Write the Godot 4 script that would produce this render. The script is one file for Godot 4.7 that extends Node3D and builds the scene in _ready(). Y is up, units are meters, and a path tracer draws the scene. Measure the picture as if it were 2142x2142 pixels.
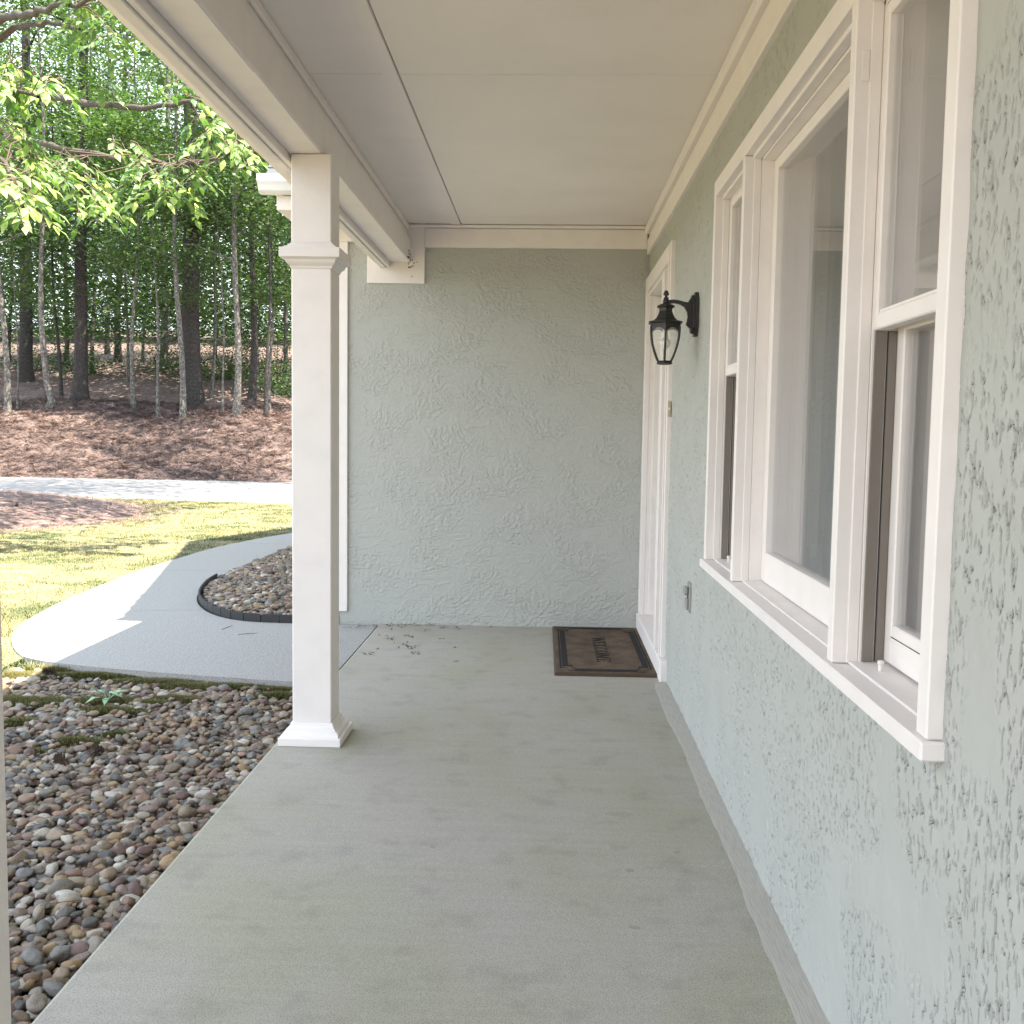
extends Node3D
# A covered front porch of a stucco house, looking along it towards a projecting wing.

const XW := 0.665      # plane of the front wall
const ZB := -6.97      # plane of the wing wall at the porch end
const YC := 2.725      # porch ceiling

var rng := RandomNumberGenerator.new()
var M := {}
var used := {}

# ------------------------------------------------------------------ mesh builder
class MB:
	var v := PackedVector3Array()
	var n := PackedVector3Array()
	var u := PackedVector2Array()
	var c := PackedColorArray()
	var ix := PackedInt32Array()
	var col := Color(1, 1, 1)
	var use_col := false
	func tri(a: Vector3, b: Vector3, d: Vector3, nn := Vector3.ZERO) -> void:
		var cr := (b - a).cross(d - a)
		if nn == Vector3.ZERO:
			nn = -cr.normalized()
		var k := v.size()
		v.append(a); v.append(b); v.append(d)
		for i in 3:
			n.append(nn); u.append(Vector2.ZERO); c.append(col)
		if cr.dot(nn) < 0:
			ix.append(k); ix.append(k + 1); ix.append(k + 2)
		else:
			ix.append(k); ix.append(k + 2); ix.append(k + 1)
	func quad(a: Vector3, b: Vector3, d: Vector3, e: Vector3, nn := Vector3.ZERO) -> void:
		if nn == Vector3.ZERO:
			nn = -(b - a).cross(d - a).normalized()
		tri(a, b, d, nn); tri(a, d, e, nn)
	# bevelled box between two corners
	func box(lo: Vector3, hi: Vector3, bv := 0.003) -> void:
		var ce := (lo + hi) * 0.5
		var h := (hi - lo).abs() * 0.5
		var b: float = minf(bv, minf(h.x, minf(h.y, h.z)) * 0.6)
		var hi3 := [h.x, h.y, h.z]
		for ax in 3:
			var p := (ax + 1) % 3
			var q := (ax + 2) % 3
			for s in [-1.0, 1.0]:
				var nn := Vector3.ZERO
				nn[ax] = s
				var pts := []
				for k in [[-1, -1], [1, -1], [1, 1], [-1, 1]]:
					var t := Vector3.ZERO
					t[ax] = s * hi3[ax]
					t[p] = k[0] * (hi3[p] - b)
					t[q] = k[1] * (hi3[q] - b)
					pts.append(ce + t)
				quad(pts[0], pts[1], pts[2], pts[3], nn)
		if b <= 0.0:
			return
		for ax in 3:          # edges along ax
			var p := (ax + 1) % 3
			var q := (ax + 2) % 3
			for sp in [-1.0, 1.0]:
				for sq in [-1.0, 1.0]:
					var nn := Vector3.ZERO
					nn[p] = sp; nn[q] = sq
					nn = nn.normalized()
					var pts := []
					for k in [[-1, 0], [1, 0], [1, 1], [-1, 1]]:
						var t := Vector3.ZERO
						t[ax] = k[0] * (hi3[ax] - b)
						t[p] = sp * (hi3[p] - (b if k[1] == 1 else 0.0))
						t[q] = sq * (hi3[q] - (0.0 if k[1] == 1 else b))
						pts.append(ce + t)
					quad(pts[0], pts[1], pts[2], pts[3], nn)
		for sx in [-1.0, 1.0]:
			for sy in [-1.0, 1.0]:
				for sz in [-1.0, 1.0]:
					var s := Vector3(sx, sy, sz)
					tri(ce + s * Vector3(h.x, h.y - b, h.z - b), ce + s * Vector3(h.x - b, h.y, h.z - b), ce + s * Vector3(h.x - b, h.y - b, h.z), s.normalized())
	# profile (r, y) swept round with `sides` corners, flat shaded; rot turns it
	func lathe(at: Vector3, prof: Array, sides: int, rot := 0.0, smooth := false) -> void:
		for i in prof.size() - 1:
			var r0: float = prof[i][0]; var y0: float = prof[i][1]
			var r1: float = prof[i + 1][0]; var y1: float = prof[i + 1][1]
			for k in sides:
				var a0 := rot + TAU * k / sides
				var a1 := rot + TAU * (k + 1) / sides
				var d0 := Vector3(cos(a0), 0, sin(a0)); var d1 := Vector3(cos(a1), 0, sin(a1))
				var p := [at + d0 * r0 + Vector3.UP * y0, at + d1 * r0 + Vector3.UP * y0, at + d1 * r1 + Vector3.UP * y1, at + d0 * r1 + Vector3.UP * y1]
				var sl := Vector2(y1 - y0, r0 - r1).normalized()
				var am := (a0 + a1) * 0.5
				var nn := (Vector3(cos(am), 0, sin(am)) * sl.x + Vector3.UP * sl.y).normalized()
				if sl.length() < 0.1: continue
				if r0 > 1e-5: tri(p[0], p[1], p[2], nn)
				if r1 > 1e-5: tri(p[0], p[2], p[3], nn)
				if smooth:
					var cnt := (3 if r0 > 1e-5 else 0) + (3 if r1 > 1e-5 else 0)
					for j in cnt:
						var id := v.size() - cnt + j
						var dd := v[id] - at
						dd.y = 0
						if dd.length() > 1e-5:
							n[id] = (dd.normalized() * sl.x + Vector3.UP * sl.y).normalized()
	# tapered tube along points, smooth
	func tube(pts: Array, rad: Array, sides := 8, caps := true) -> void:
		var base := v.size()
		var m := pts.size()
		var side := Vector3.ZERO
		for i in m:
			var d: Vector3 = (pts[mini(i + 1, m - 1)] - pts[maxi(i - 1, 0)]).normalized()
			if side == Vector3.ZERO:
				side = d.cross(Vector3(0.31, 0.2, 0.93) if absf(d.y) > 0.7 else Vector3.UP).normalized()
			side = (side - d * side.dot(d)).normalized()
			var up := d.cross(side)
			for k in sides + 1:
				var a := TAU * k / sides
				var nn := side * cos(a) + up * sin(a)
				v.append(pts[i] + nn * rad[i]); n.append(nn); u.append(Vector2(float(k) / sides, float(i))); c.append(col)
		for i in m - 1:
			for k in sides:
				var a := base + i * (sides + 1) + k
				var b := a + sides + 1
				ix.append_array([a, b, a + 1, a + 1, b, b + 1])
		if caps:
			for e in [0, m - 1]:
				var ctr: Vector3 = pts[e]
				var b0: int = base + e * (sides + 1)
				var dir: Vector3 = (pts[0] - pts[1]).normalized() if e == 0 else (pts[m - 1] - pts[m - 2]).normalized()
				for k in sides:
					tri(ctr, v[b0 + k], v[b0 + k + 1], dir)
	# polygon in XZ extruded between two heights
	func slab(poly: PackedVector2Array, y0: float, y1: float) -> void:
		var t := Geometry2D.triangulate_polygon(poly)
		for i in range(0, t.size(), 3):
			var a := poly[t[i]]; var b := poly[t[i + 1]]; var d := poly[t[i + 2]]
			tri(Vector3(a.x, y1, a.y), Vector3(b.x, y1, b.y), Vector3(d.x, y1, d.y), Vector3.UP)
		var cw := Geometry2D.is_polygon_clockwise(poly)
		for i in poly.size():
			var a := poly[i]; var b := poly[(i + 1) % poly.size()]
			var e := (b - a).normalized()
			var nn := Vector3(e.y, 0, -e.x) if not cw else Vector3(-e.y, 0, e.x)
			quad(Vector3(a.x, y0, a.y), Vector3(b.x, y0, b.y), Vector3(b.x, y1, b.y), Vector3(a.x, y1, a.y), nn)
	# polygon in the XY plane (z across) extruded in z
	func plate(poly: PackedVector2Array, z0: float, z1: float) -> void:
		var t := Geometry2D.triangulate_polygon(poly)
		for i in range(0, t.size(), 3):
			for zz in [z0, z1]:
				var a := poly[t[i]]; var b := poly[t[i + 1]]; var d := poly[t[i + 2]]
				tri(Vector3(a.x, a.y, zz), Vector3(b.x, b.y, zz), Vector3(d.x, d.y, zz), Vector3(0, 0, signf(zz - (z0 + z1) * 0.5)))
		var cw := Geometry2D.is_polygon_clockwise(poly)
		for i in poly.size():
			var a := poly[i]; var b := poly[(i + 1) % poly.size()]
			var e := (b - a).normalized()
			var nn := Vector3(e.y, -e.x, 0) if not cw else Vector3(-e.y, e.x, 0)
			quad(Vector3(a.x, a.y, z0), Vector3(b.x, b.y, z0), Vector3(b.x, b.y, z1), Vector3(a.x, a.y, z1), nn)
	# one pointed leaf: base, direction, across, length, width, droop
	func leaf(p: Vector3, d: Vector3, s: Vector3, L: float, w: float, droop := 0.15) -> void:
		var nn := s.cross(d).normalized()
		var mid := p + d * L * 0.5 + nn * L * 0.05
		var tip := p + d * L - nn * L * droop
		var a := mid + s * w * 0.5 - nn * w * 0.12
		var b := mid - s * w * 0.5 - nn * w * 0.12
		var q := p + d * L * 0.22
		var a2 := q + s * w * 0.3
		var b2 := q - s * w * 0.3
		tri(p, a2, mid); tri(a2, a, mid); tri(a, tip, mid); tri(p, mid, b2); tri(b2, mid, b); tri(b, mid, tip)
	func leaf2(p: Vector3, d: Vector3, s: Vector3, L: float, w: float) -> void:
		var mid := p + d * L * 0.45
		tri(p, mid + s * w * 0.5, p + d * L); tri(p, p + d * L, mid - s * w * 0.5)
	func done() -> ArrayMesh:
		var a := []
		a.resize(Mesh.ARRAY_MAX)
		a[Mesh.ARRAY_VERTEX] = v
		a[Mesh.ARRAY_NORMAL] = n
		a[Mesh.ARRAY_TEX_UV] = u
		if use_col:
			a[Mesh.ARRAY_COLOR] = c
		a[Mesh.ARRAY_INDEX] = ix
		var m := ArrayMesh.new()
		m.add_surface_from_arrays(Mesh.PRIMITIVE_TRIANGLES, a)
		return m

# ------------------------------------------------------------------ node helpers
func part(called: String, mesh: Mesh, mat: Material, parent: Node, label := "") -> MeshInstance3D:
	var o := MeshInstance3D.new()
	o.name = called
	o.mesh = mesh
	o.material_override = mat
	parent.add_child(o, true)
	if label != "":
		o.set_meta("label", label)
	return o

func group_part(called: String, parent: Node) -> Node3D:
	var o := Node3D.new()
	o.name = called
	parent.add_child(o, true)
	return o

func numbered(called: String) -> String:
	if not used.has(called):
		used[called] = 0
		return called
	used[called] += 1
	return "%s_%03d" % [called, used[called]]

func thing(called: String, label: String, category: String, at := Vector3.ZERO, group := "") -> Node3D:
	var o := Node3D.new()
	o.name = numbered(called)
	add_child(o, true)
	o.position = at
	o.set_meta("label", label)
	o.set_meta("category", category)
	if group != "":
		o.set_meta("group", group)
	return o

func setting(called: String, mesh: Mesh, mat: Material, label := "") -> MeshInstance3D:
	var o := part(called, mesh, mat, self, label)
	o.set_meta("kind", "structure")
	return o

func bx(x0: float, x1: float, y0: float, y1: float, z0: float, z1: float, bv := 0.003) -> ArrayMesh:
	var b := MB.new()
	b.box(Vector3(x0, y0, z0), Vector3(x1, y1, z1), bv)
	return b.done()

func multi(called: String, mesh: Mesh, mat: Material, xf: Array, cols: Array, parent: Node) -> MultiMeshInstance3D:
	var mm := MultiMesh.new()
	mm.transform_format = MultiMesh.TRANSFORM_3D
	mm.use_colors = cols.size() > 0
	mm.mesh = mesh
	mm.instance_count = xf.size()
	for i in xf.size():
		mm.set_instance_transform(i, xf[i])
		if cols.size() > 0:
			mm.set_instance_color(i, cols[i])
	var o := MultiMeshInstance3D.new()
	o.name = called
	o.multimesh = mm
	o.material_override = mat
	parent.add_child(o, true)
	return o

# ------------------------------------------------------------------ materials
func mk(key: String, c: Color, rough := 0.8) -> StandardMaterial3D:
	var m := StandardMaterial3D.new()
	m.resource_name = key
	m.albedo_color = c.linear_to_srgb()
	m.roughness = rough
	M[key] = m
	return m

func noise(seed_: int, freq: float, oct := 3, kind := FastNoiseLite.TYPE_SIMPLEX_SMOOTH) -> FastNoiseLite:
	var f := FastNoiseLite.new()
	f.seed = seed_
	f.frequency = freq
	f.noise_type = kind
	f.fractal_octaves = oct
	if oct == 1:
		f.fractal_type = FastNoiseLite.FRACTAL_NONE
	return f

# greyscale seamless noise mapped between two colours (sRGB bytes through Gradient)
func ramp_tex(f: FastNoiseLite, size: int, stops: Array) -> ImageTexture:
	var im := f.get_seamless_image(size, size)
	im.convert(Image.FORMAT_L8)
	var src := im.get_data()
	var g := Gradient.new()
	g.offsets = PackedFloat32Array(stops.map(func(s): return s[0]))
	g.colors = PackedColorArray(stops.map(func(s): return s[1]))
	var lut := PackedByteArray()
	for i in 256:
		var c := g.sample(i / 255.0).linear_to_srgb()
		lut.append(c.r8); lut.append(c.g8); lut.append(c.b8)
	var dst := PackedByteArray()
	dst.resize(size * size * 3)
	for i in size * size:
		var k := src[i] * 3
		dst[i * 3] = lut[k]; dst[i * 3 + 1] = lut[k + 1]; dst[i * 3 + 2] = lut[k + 2]
	return ImageTexture.create_from_image(Image.create_from_data(size, size, false, Image.FORMAT_RGB8, dst))

func grey_tex(f: FastNoiseLite, size: int) -> ImageTexture:
	var im := f.get_seamless_image(size, size)
	return ImageTexture.create_from_image(im)

func tri_map(m: StandardMaterial3D, scale: float, world := true) -> void:
	m.uv1_triplanar = true
	m.uv1_world_triplanar = world
	m.uv1_scale = Vector3.ONE * scale

func bump(m: StandardMaterial3D, t: Texture2D, cm: float) -> void:
	m.heightmap_enabled = true
	m.heightmap_texture = t
	m.heightmap_scale = cm

func g3(v: float) -> Color:
	return Color(v, v, v)

func materials() -> void:
	var fine := grey_tex(noise(5, 0.06, 4), 512)
	# painted trim: warm white, faint brush relief
	var trim := mk("trim_paint", Color(0.825, 0.77, 0.73), 0.5)
	trim.albedo_texture = ramp_tex(noise(7, 0.01, 4), 512, [[0.0, g3(0.93)], [0.5, g3(0.985)], [1.0, g3(1.0)]])
	tri_map(trim, 0.9)
	bump(trim, fine, 0.04)
	var ceil := mk("ceiling_paint", Color(0.825, 0.77, 0.73), 0.7)
	ceil.albedo_texture = ramp_tex(noise(9, 0.006, 5), 512, [[0.0, g3(0.94)], [0.5, g3(0.98)], [1.0, g3(1.0)]])
	tri_map(ceil, 0.5)
	bump(ceil, grey_tex(noise(11, 0.02, 4), 512), 0.15)
	# stucco paint
	var st := mk("stucco_paint", Color(0.43, 0.438, 0.402), 0.75)
	st.albedo_texture = ramp_tex(noise(13, 0.008, 5), 512, [[0.0, g3(0.92)], [0.5, g3(0.97)], [1.0, g3(1.0)]])
	tri_map(st, 0.6)
	bump(st, grey_tex(noise(15, 0.05, 4), 512), 0.06)
	var sb := mk("stucco_lace", Color(0.43, 0.438, 0.402), 0.75)
	bump(sb, lace_tex(), 0.75)
	# concrete
	var con := mk("porch_concrete", Color(1, 1, 1), 0.85)
	con.albedo_texture = concrete_tex(21, Color(0.425, 0.395, 0.34), Color(0.235, 0.215, 0.185), 0.60)
	con.uv1_scale = Vector3.ONE
	con.detail_enabled = true
	con.detail_blend_mode = BaseMaterial3D.BLEND_MODE_MUL
	con.detail_albedo = stain_tex()
	con.detail_uv_layer = BaseMaterial3D.DETAIL_UV_2
	bump(con, grey_tex(noise(23, 0.3, 2), 1024), 0.05)
	var walk := mk("walk_concrete", Color(1, 1, 1), 0.9)
	walk.albedo_texture = concrete_tex(31, Color(0.385, 0.37, 0.345), Color(0.19, 0.18, 0.165), 0.55)
	tri_map(walk, 0.36)
	bump(walk, grey_tex(noise(33, 0.15, 3), 512), 0.25)
	var drive := mk("drive_concrete", Color(0.25, 0.24, 0.235), 0.9)
	drive.albedo_texture = ramp_tex(noise(35, 0.012, 5), 512, [[0.0, g3(0.75)], [0.5, g3(0.95)], [1.0, g3(1.0)]])
	tri_map(drive, 0.12)
	mk("strip_concrete", Color(0.42, 0.395, 0.345), 0.85)
	M.strip_concrete.albedo_texture = ramp_tex(noise(37, 0.05, 4), 256, [[0.0, g3(0.75)], [0.6, g3(1.0)], [1.0, g3(1.0)]])
	M.strip_concrete.uv1_triplanar = true
	M.strip_concrete.uv1_world_triplanar = true
	M.strip_concrete.uv1_scale = Vector3(14, 6, 0.7)
	bump(M.strip_concrete, grey_tex(noise(39, 0.05, 3), 256), 0.06)
	# soil, straw, lawn
	var soil := mk("bed_soil", Color(0.075, 0.06, 0.045), 0.95)
	soil.albedo_texture = ramp_tex(noise(41, 0.04, 4), 256, [[0.0, g3(0.5)], [1.0, g3(1.0)]])
	tri_map(soil, 2.0)
	var straw := mk("pine_straw_ground", Color(1, 1, 1), 0.95)
	straw.albedo_texture = ramp_tex(noise(43, 0.03, 5), 1024, [[0.0, Color(0.05, 0.034, 0.03)], [0.45, Color(0.115, 0.08, 0.07)], [0.7, Color(0.17, 0.12, 0.105)], [1.0, Color(0.26, 0.19, 0.165)]])
	tri_map(straw, 0.25)
	bump(straw, grey_tex(noise(45, 0.06, 4), 512), 3.0)
	var lawn := mk("lawn_moss", Color(1, 1, 1), 0.95)
	lawn.albedo_texture = ramp_tex(noise(47, 0.012, 6), 1024, [[0.0, Color(0.075, 0.085, 0.04)], [0.4, Color(0.16, 0.15, 0.075)], [0.6, Color(0.225, 0.195, 0.10)], [1.0, Color(0.28, 0.235, 0.14)]])
	tri_map(lawn, 0.2)
	bump(lawn, grey_tex(noise(49, 0.1, 4), 512), 1.0)
	var blade := mk("grass_blade", Color(1, 1, 1), 0.8)
	blade.vertex_color_use_as_albedo = true
	blade.backlight_enabled = true
	blade.backlight = Color(0.5, 0.55, 0.3)
	# stones
	var stg := ramp_tex(noise(51, 0.05, 5), 256, [[0.0, g3(0.45)], [0.4, g3(0.85)], [0.6, g3(0.95)], [1.0, g3(1.0)]])
	var stb := grey_tex(noise(53, 0.06, 4), 256)
	var sm := mk("river_stone", Color(1, 1, 1), 0.75)
	sm.vertex_color_use_as_albedo = true
	sm.albedo_texture = stg
	tri_map(sm, 0.35, false)
	bump(sm, stb, 0.2)
	var pal := stone_palette()
	for i in pal.size():
		var s := mk("river_stone_%d" % i, pal[i], 0.72)
		s.albedo_texture = stg
		tri_map(s, 0.35, false)
		s.uv1_offset = Vector3(i * 0.37, i * 0.21, i * 0.11)
		bump(s, stb, 0.2)
	# bark and leaves
	var bark := mk("bark_dark", Color(1, 1, 1), 0.95)
	var bt := noise(61, 0.05, 4)
	bark.albedo_texture = ramp_tex(bt, 512, [[0.0, Color(0.014, 0.012, 0.011)], [0.45, Color(0.045, 0.038, 0.035)], [0.7, Color(0.085, 0.075, 0.07)], [1.0, Color(0.18, 0.165, 0.155)]])
	tri_map(bark, 1.0)
	bark.uv1_scale = Vector3(1.6, 0.35, 1.6)
	bump(bark, grey_tex(noise(62, 0.05, 4), 512), 6.0)
	var bl := mk("bark_grey", Color(1, 1, 1), 0.9)
	bl.albedo_texture = ramp_tex(noise(63, 0.03, 5), 512, [[0.0, Color(0.03, 0.027, 0.023)], [0.42, Color(0.075, 0.068, 0.058)], [0.62, Color(0.15, 0.14, 0.125)], [1.0, Color(0.34, 0.33, 0.31)]])
	tri_map(bl, 0.8)
	bl.uv1_scale = Vector3(0.9, 0.5, 0.9)
	bump(bl, grey_tex(noise(64, 0.05, 4), 512), 2.0)
	mk("bough_bark", Color(0.085, 0.075, 0.065), 0.9).albedo_texture = bl.albedo_texture
	tri_map(M.bough_bark, 3.0)
	M.bough_bark.albedo_color = Color(0.75, 0.72, 0.68)
	var lf := mk("leaf", Color(1, 1, 1), 0.5)
	lf.vertex_color_use_as_albedo = true
	lf.backlight_enabled = true
	lf.backlight = Color(0.8, 0.9, 0.5)
	for i in 4:
		var l := mk("near_leaf_%d" % i, [Color(0.15, 0.245, 0.09), Color(0.21, 0.30, 0.12), Color(0.27, 0.33, 0.14), Color(0.10, 0.19, 0.07)][i], 0.45)
		l.backlight_enabled = true
		l.backlight = Color(0.8, 0.9, 0.5)
	mk("needle", Color(1, 1, 1), 0.9).vertex_color_use_as_albedo = true
	# lantern
	var ir := mk("lantern_metal", Color(0.034, 0.034, 0.032), 0.4)
	ir.metallic = 0.3
	ir.albedo_texture = ramp_tex(noise(71, 0.05, 3), 256, [[0.0, g3(0.7)], [0.6, g3(1.0)], [1.0, Color(1.9, 1.8, 1.7)]])
	tri_map(ir, 6.0)
	bump(ir, fine, 0.08)
	var lg := mk("lantern_glass", Color(0.9, 0.88, 0.8), 0.12)
	lg.transparency = BaseMaterial3D.TRANSPARENCY_ALPHA
	lg.albedo_color.a = 0.22
	bump(lg, grey_tex(noise(73, 0.02, 2), 256), 0.8)
	tri_map(lg, 8.0)
	mk("bulb_glass", Color(0.85, 0.84, 0.8), 0.2)
	var gl := mk("window_glass", Color(0.55, 0.57, 0.58), 0.0)
	gl.transparency = BaseMaterial3D.TRANSPARENCY_ALPHA
	gl.albedo_color.a = 0.10
	mk("track_vinyl", Color(0.19, 0.165, 0.14), 0.55)
	mk("dark_gap", Color(0.02, 0.02, 0.02), 0.8)
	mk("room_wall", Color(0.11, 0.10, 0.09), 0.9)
	mk("curtain_brown", Color(0.22, 0.175, 0.15), 0.9)
	mk("curtain_sheer", Color(0.24, 0.21, 0.205), 0.9)
	mk("outlet_plastic", Color(0.30, 0.30, 0.28), 0.45)
	mk("beige_plastic", Color(0.50, 0.42, 0.28), 0.5)
	mk("edging_plastic", Color(0.018, 0.019, 0.022), 0.5)
	var gut := mk("gutter_paint", Color(0.80, 0.80, 0.79), 0.35)
	var sh := mk("shingle", Color(0.085, 0.095, 0.11), 0.9)
	sh.albedo_texture = ramp_tex(noise(75, 0.2, 3), 256, [[0.0, g3(0.6)], [1.0, g3(1.0)]])
	tri_map(sh, 2.0)
	var wood := mk("cut_wood", Color(0.26, 0.23, 0.19), 0.9)
	wood.albedo_texture = ramp_tex(noise(77, 0.06, 4), 256, [[0.0, g3(0.5)], [1.0, g3(1.0)]])
	wood.uv1_triplanar = true
	wood.uv1_scale = Vector3(12, 2, 12)
	mk("cone_brown", Color(0.075, 0.05, 0.035), 0.9)
	mk("dry_leaf", Color(0.05, 0.045, 0.03), 0.9)
	mk("weed_leaf", Color(0.22, 0.36, 0.20), 0.6)
	mk("twig", Color(0.13, 0.095, 0.07), 0.9)
	var mat := mk("mat_coir", Color(1, 1, 1), 1.0)
	mat.albedo_texture = mat_tex()
	bump(mat, grey_tex(noise(81, 0.2, 3), 512), 0.5)
	mk("mat_edge", Color(0.075, 0.048, 0.03), 1.0)
	mk("mat_print", Color(0.008, 0.007, 0.007), 1.0)
	mk("mildew", Color(0.02, 0.018, 0.016), 1.0)
	mk("mark", Color(0.29, 0.27, 0.235), 0.9)
	mk("door_paint", Color(0.74, 0.70, 0.66), 0.45)

func stone_palette() -> Array:
	return [Color(0.235, 0.18, 0.12), Color(0.31, 0.24, 0.165), Color(0.18, 0.16, 0.13), Color(0.22, 0.142, 0.10), Color(0.38, 0.325, 0.255),
		Color(0.12, 0.113, 0.102), Color(0.28, 0.185, 0.13), Color(0.265, 0.228, 0.18), Color(0.19, 0.142, 0.09), Color(0.47, 0.43, 0.36),
		Color(0.165, 0.107, 0.09), Color(0.19, 0.182, 0.165), Color(0.33, 0.23, 0.125), Color(0.23, 0.172, 0.138)]

func concrete_tex(sd: int, c0: Color, pit: Color, pits: float) -> ImageTexture:
	var S := 1024
	var a := noise(sd, 0.05, 3).get_image(S, S).get_data()
	var b := noise(sd + 1, 0.16, 3).get_image(S, S).get_data()
	var d := noise(sd + 2, 0.27, 3).get_image(S, S).get_data()
	var dst := PackedByteArray()
	dst.resize(S * S * 3)
	var lut := PackedByteArray()
	for i in 256:
		lut.append(int(255.0 * pow(i / 255.0, 1.0 / 2.2)))
	for i in S * S:
		var k := 0.86 + 0.10 * a[i] / 255.0 + 0.12 * b[i] / 255.0
		var p := clampf((d[i] / 255.0 - pits) * 8.0, 0.0, 1.0)
		dst[i * 3] = lut[clampi(int(255.0 * lerpf(c0.r * k, pit.r, p)), 0, 255)]
		dst[i * 3 + 1] = lut[clampi(int(255.0 * lerpf(c0.g * k, pit.g, p)), 0, 255)]
		dst[i * 3 + 2] = lut[clampi(int(255.0 * lerpf(c0.b * k, pit.b, p)), 0, 255)]
	return ImageTexture.create_from_image(Image.create_from_data(S, S, false, Image.FORMAT_RGB8, dst))

# algae and water stains over the whole porch slab, brushed across the slab
func stain_tex() -> ImageTexture:
	var W := 512
	var Hh := 2048
	var n1 := noise(91, 1.0, 4)
	var n2 := noise(92, 1.0, 4)
	var n3 := noise(93, 1.0, 3)
	var im := Image.create(W, Hh, false, Image.FORMAT_RGB8)
	for j in Hh:
		var z := -7.0 + 8.2 * j / Hh
		for i in W:
			var x := -1.15 + 1.815 * i / W
			var g := clampf(n1.get_noise_2d(x * 1.3, z * 0.9) * 1.6 + 0.35, 0.0, 1.0)
			var s := n2.get_noise_2d(x * 1.5, z * 22.0)
			var p := clampf(n3.get_noise_2d(x * 5.0 + 9.0, z * 5.0) * 2.0 - 0.3, 0.0, 1.0)
			var k := 0.97 + 0.05 * s - 0.11 * p
			im.set_pixel(i, j, Color(k * (1.0 - 0.07 * g), k * (1.0 - 0.045 * g), k * (1.0 - 0.14 * g)).linear_to_srgb())
	return ImageTexture.create_from_image(im)

# skip-trowelled stucco relief of the wing wall, one picture for the whole wall
func lace_tex() -> ImageTexture:
	var W := 1100
	var Hh := 1350
	var n1 := noise(101, 1.0, 3)
	var n2 := noise(102, 1.0, 3)
	var n3 := noise(103, 1.0, 2)
	var n4 := noise(104, 1.0, 3)
	var d := PackedByteArray()
	d.resize(W * Hh)
	for j in Hh:
		var y := 2.6 * (1.0 - float(j) / Hh)
		for i in W:
			var x := 2.1 * i / W
			var w := n3.get_noise_2d(x * 2.2, y * 2.6)
			var a := n1.get_noise_2d(x * 9.0 + w * 2.0, y * 13.0)
			var b := n2.get_noise_2d(x * 30.0, y * 34.0)
			var c := n4.get_noise_2d(x * 17.0 + 5.0, y * 24.0 + w * 3.0)
			var patch := clampf(w * 3.0 + 0.6, 0.0, 1.0)
			var e := clampf(a * 20.0 - 2.0, 0.0, 1.0) * clampf(1.0 - (a - 0.1) * 2.2, 0.0, 1.0)
			var f := clampf(b * 12.0 + 0.3, 0.0, 1.0)
			var g := clampf(c * 14.0, 0.0, 1.0)
			var h := 0.26 * e + (0.24 * f + 0.22 * g) * (0.3 + 0.7 * patch) + 0.14 * (n4.get_noise_2d(x * 5.0, y * 5.0) * 0.5 + 0.5)
			d[j * W + i] = clampi(int(h * 255.0), 0, 255)
	return ImageTexture.create_from_image(Image.create_from_data(W, Hh, false, Image.FORMAT_L8, d))

# worn coir: brown fibres, darker where trodden and damp
func mat_tex() -> ImageTexture:
	var W := 512
	var Hh := 1024
	var n1 := noise(111, 1.0, 4)
	var n2 := noise(112, 1.0, 3)
	var im := Image.create(W, Hh, false, Image.FORMAT_RGB8)
	for j in Hh:
		for i in W:
			var x := float(i) / W
			var y := float(j) / Hh
			var a := n1.get_noise_2d(x * 3.0, y * 6.0)
			var f := n2.get_noise_2d(x * 110.0, y * 60.0)
			var k := clampf(0.72 + a * 0.5 + f * 0.28, 0.2, 1.3)
			im.set_pixel(i, j, Color(0.135 * k, 0.088 * k, 0.053 * k).linear_to_srgb())
	return ImageTexture.create_from_image(im)

# ------------------------------------------------------------------ ground
func gy(z: float) -> float:
	var Z := [50.0, 0.0, -20.0, -27.2, -32.0, -35.0, -42.0, -50.0, -60.0, -80.0, -400.0]
	var Y := [-0.09, -0.09, -0.14, -0.14, 1.42, 2.0, 3.0, 4.2, 5.5, 8.0, 40.0]
	for i in Z.size() - 1:
		if z <= Z[i] and z >= Z[i + 1]:
			var t: float = (Z[i] - z) / (Z[i] - Z[i + 1])
			return lerpf(Y[i], Y[i + 1], t)
	return -0.09

var hill := FastNoiseLite.new()
func gh(x: float, z: float) -> float:
	var k := clampf((-z - 27.0) / 5.0, 0.0, 1.0)
	return gy(z) + k * (hill.get_noise_2d(x * 0.25, z * 0.25) * 0.35 + hill.get_noise_2d(x * 1.5, z * 1.5) * 0.06)

func sheet(xs: Array, zs: Array, h: Callable, skip: Callable) -> ArrayMesh:
	var b := MB.new()
	var nx := xs.size()
	for z in zs:
		for x in xs:
			b.v.append(Vector3(x, h.call(x, z), z))
			var e := 0.05
			b.n.append(Vector3(h.call(x - e, z) - h.call(x + e, z), 2.0 * e, h.call(x, z - e) - h.call(x, z + e)).normalized())
			b.u.append(Vector2(x, z)); b.c.append(Color.WHITE)
	for j in zs.size() - 1:
		for i in nx - 1:
			if skip.call((xs[i] + xs[i + 1]) * 0.5, (zs[j] + zs[j + 1]) * 0.5):
				continue
			var a: int = j * nx + i
			b.ix.append_array([a, a + 1, a + nx, a + 1, a + nx + 1, a + nx])
	return b.done()

func lin(a: float, b: float, n: int) -> Array:
	var r := []
	for i in n + 1:
		r.append(lerpf(a, b, float(i) / n))
	return r

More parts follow.
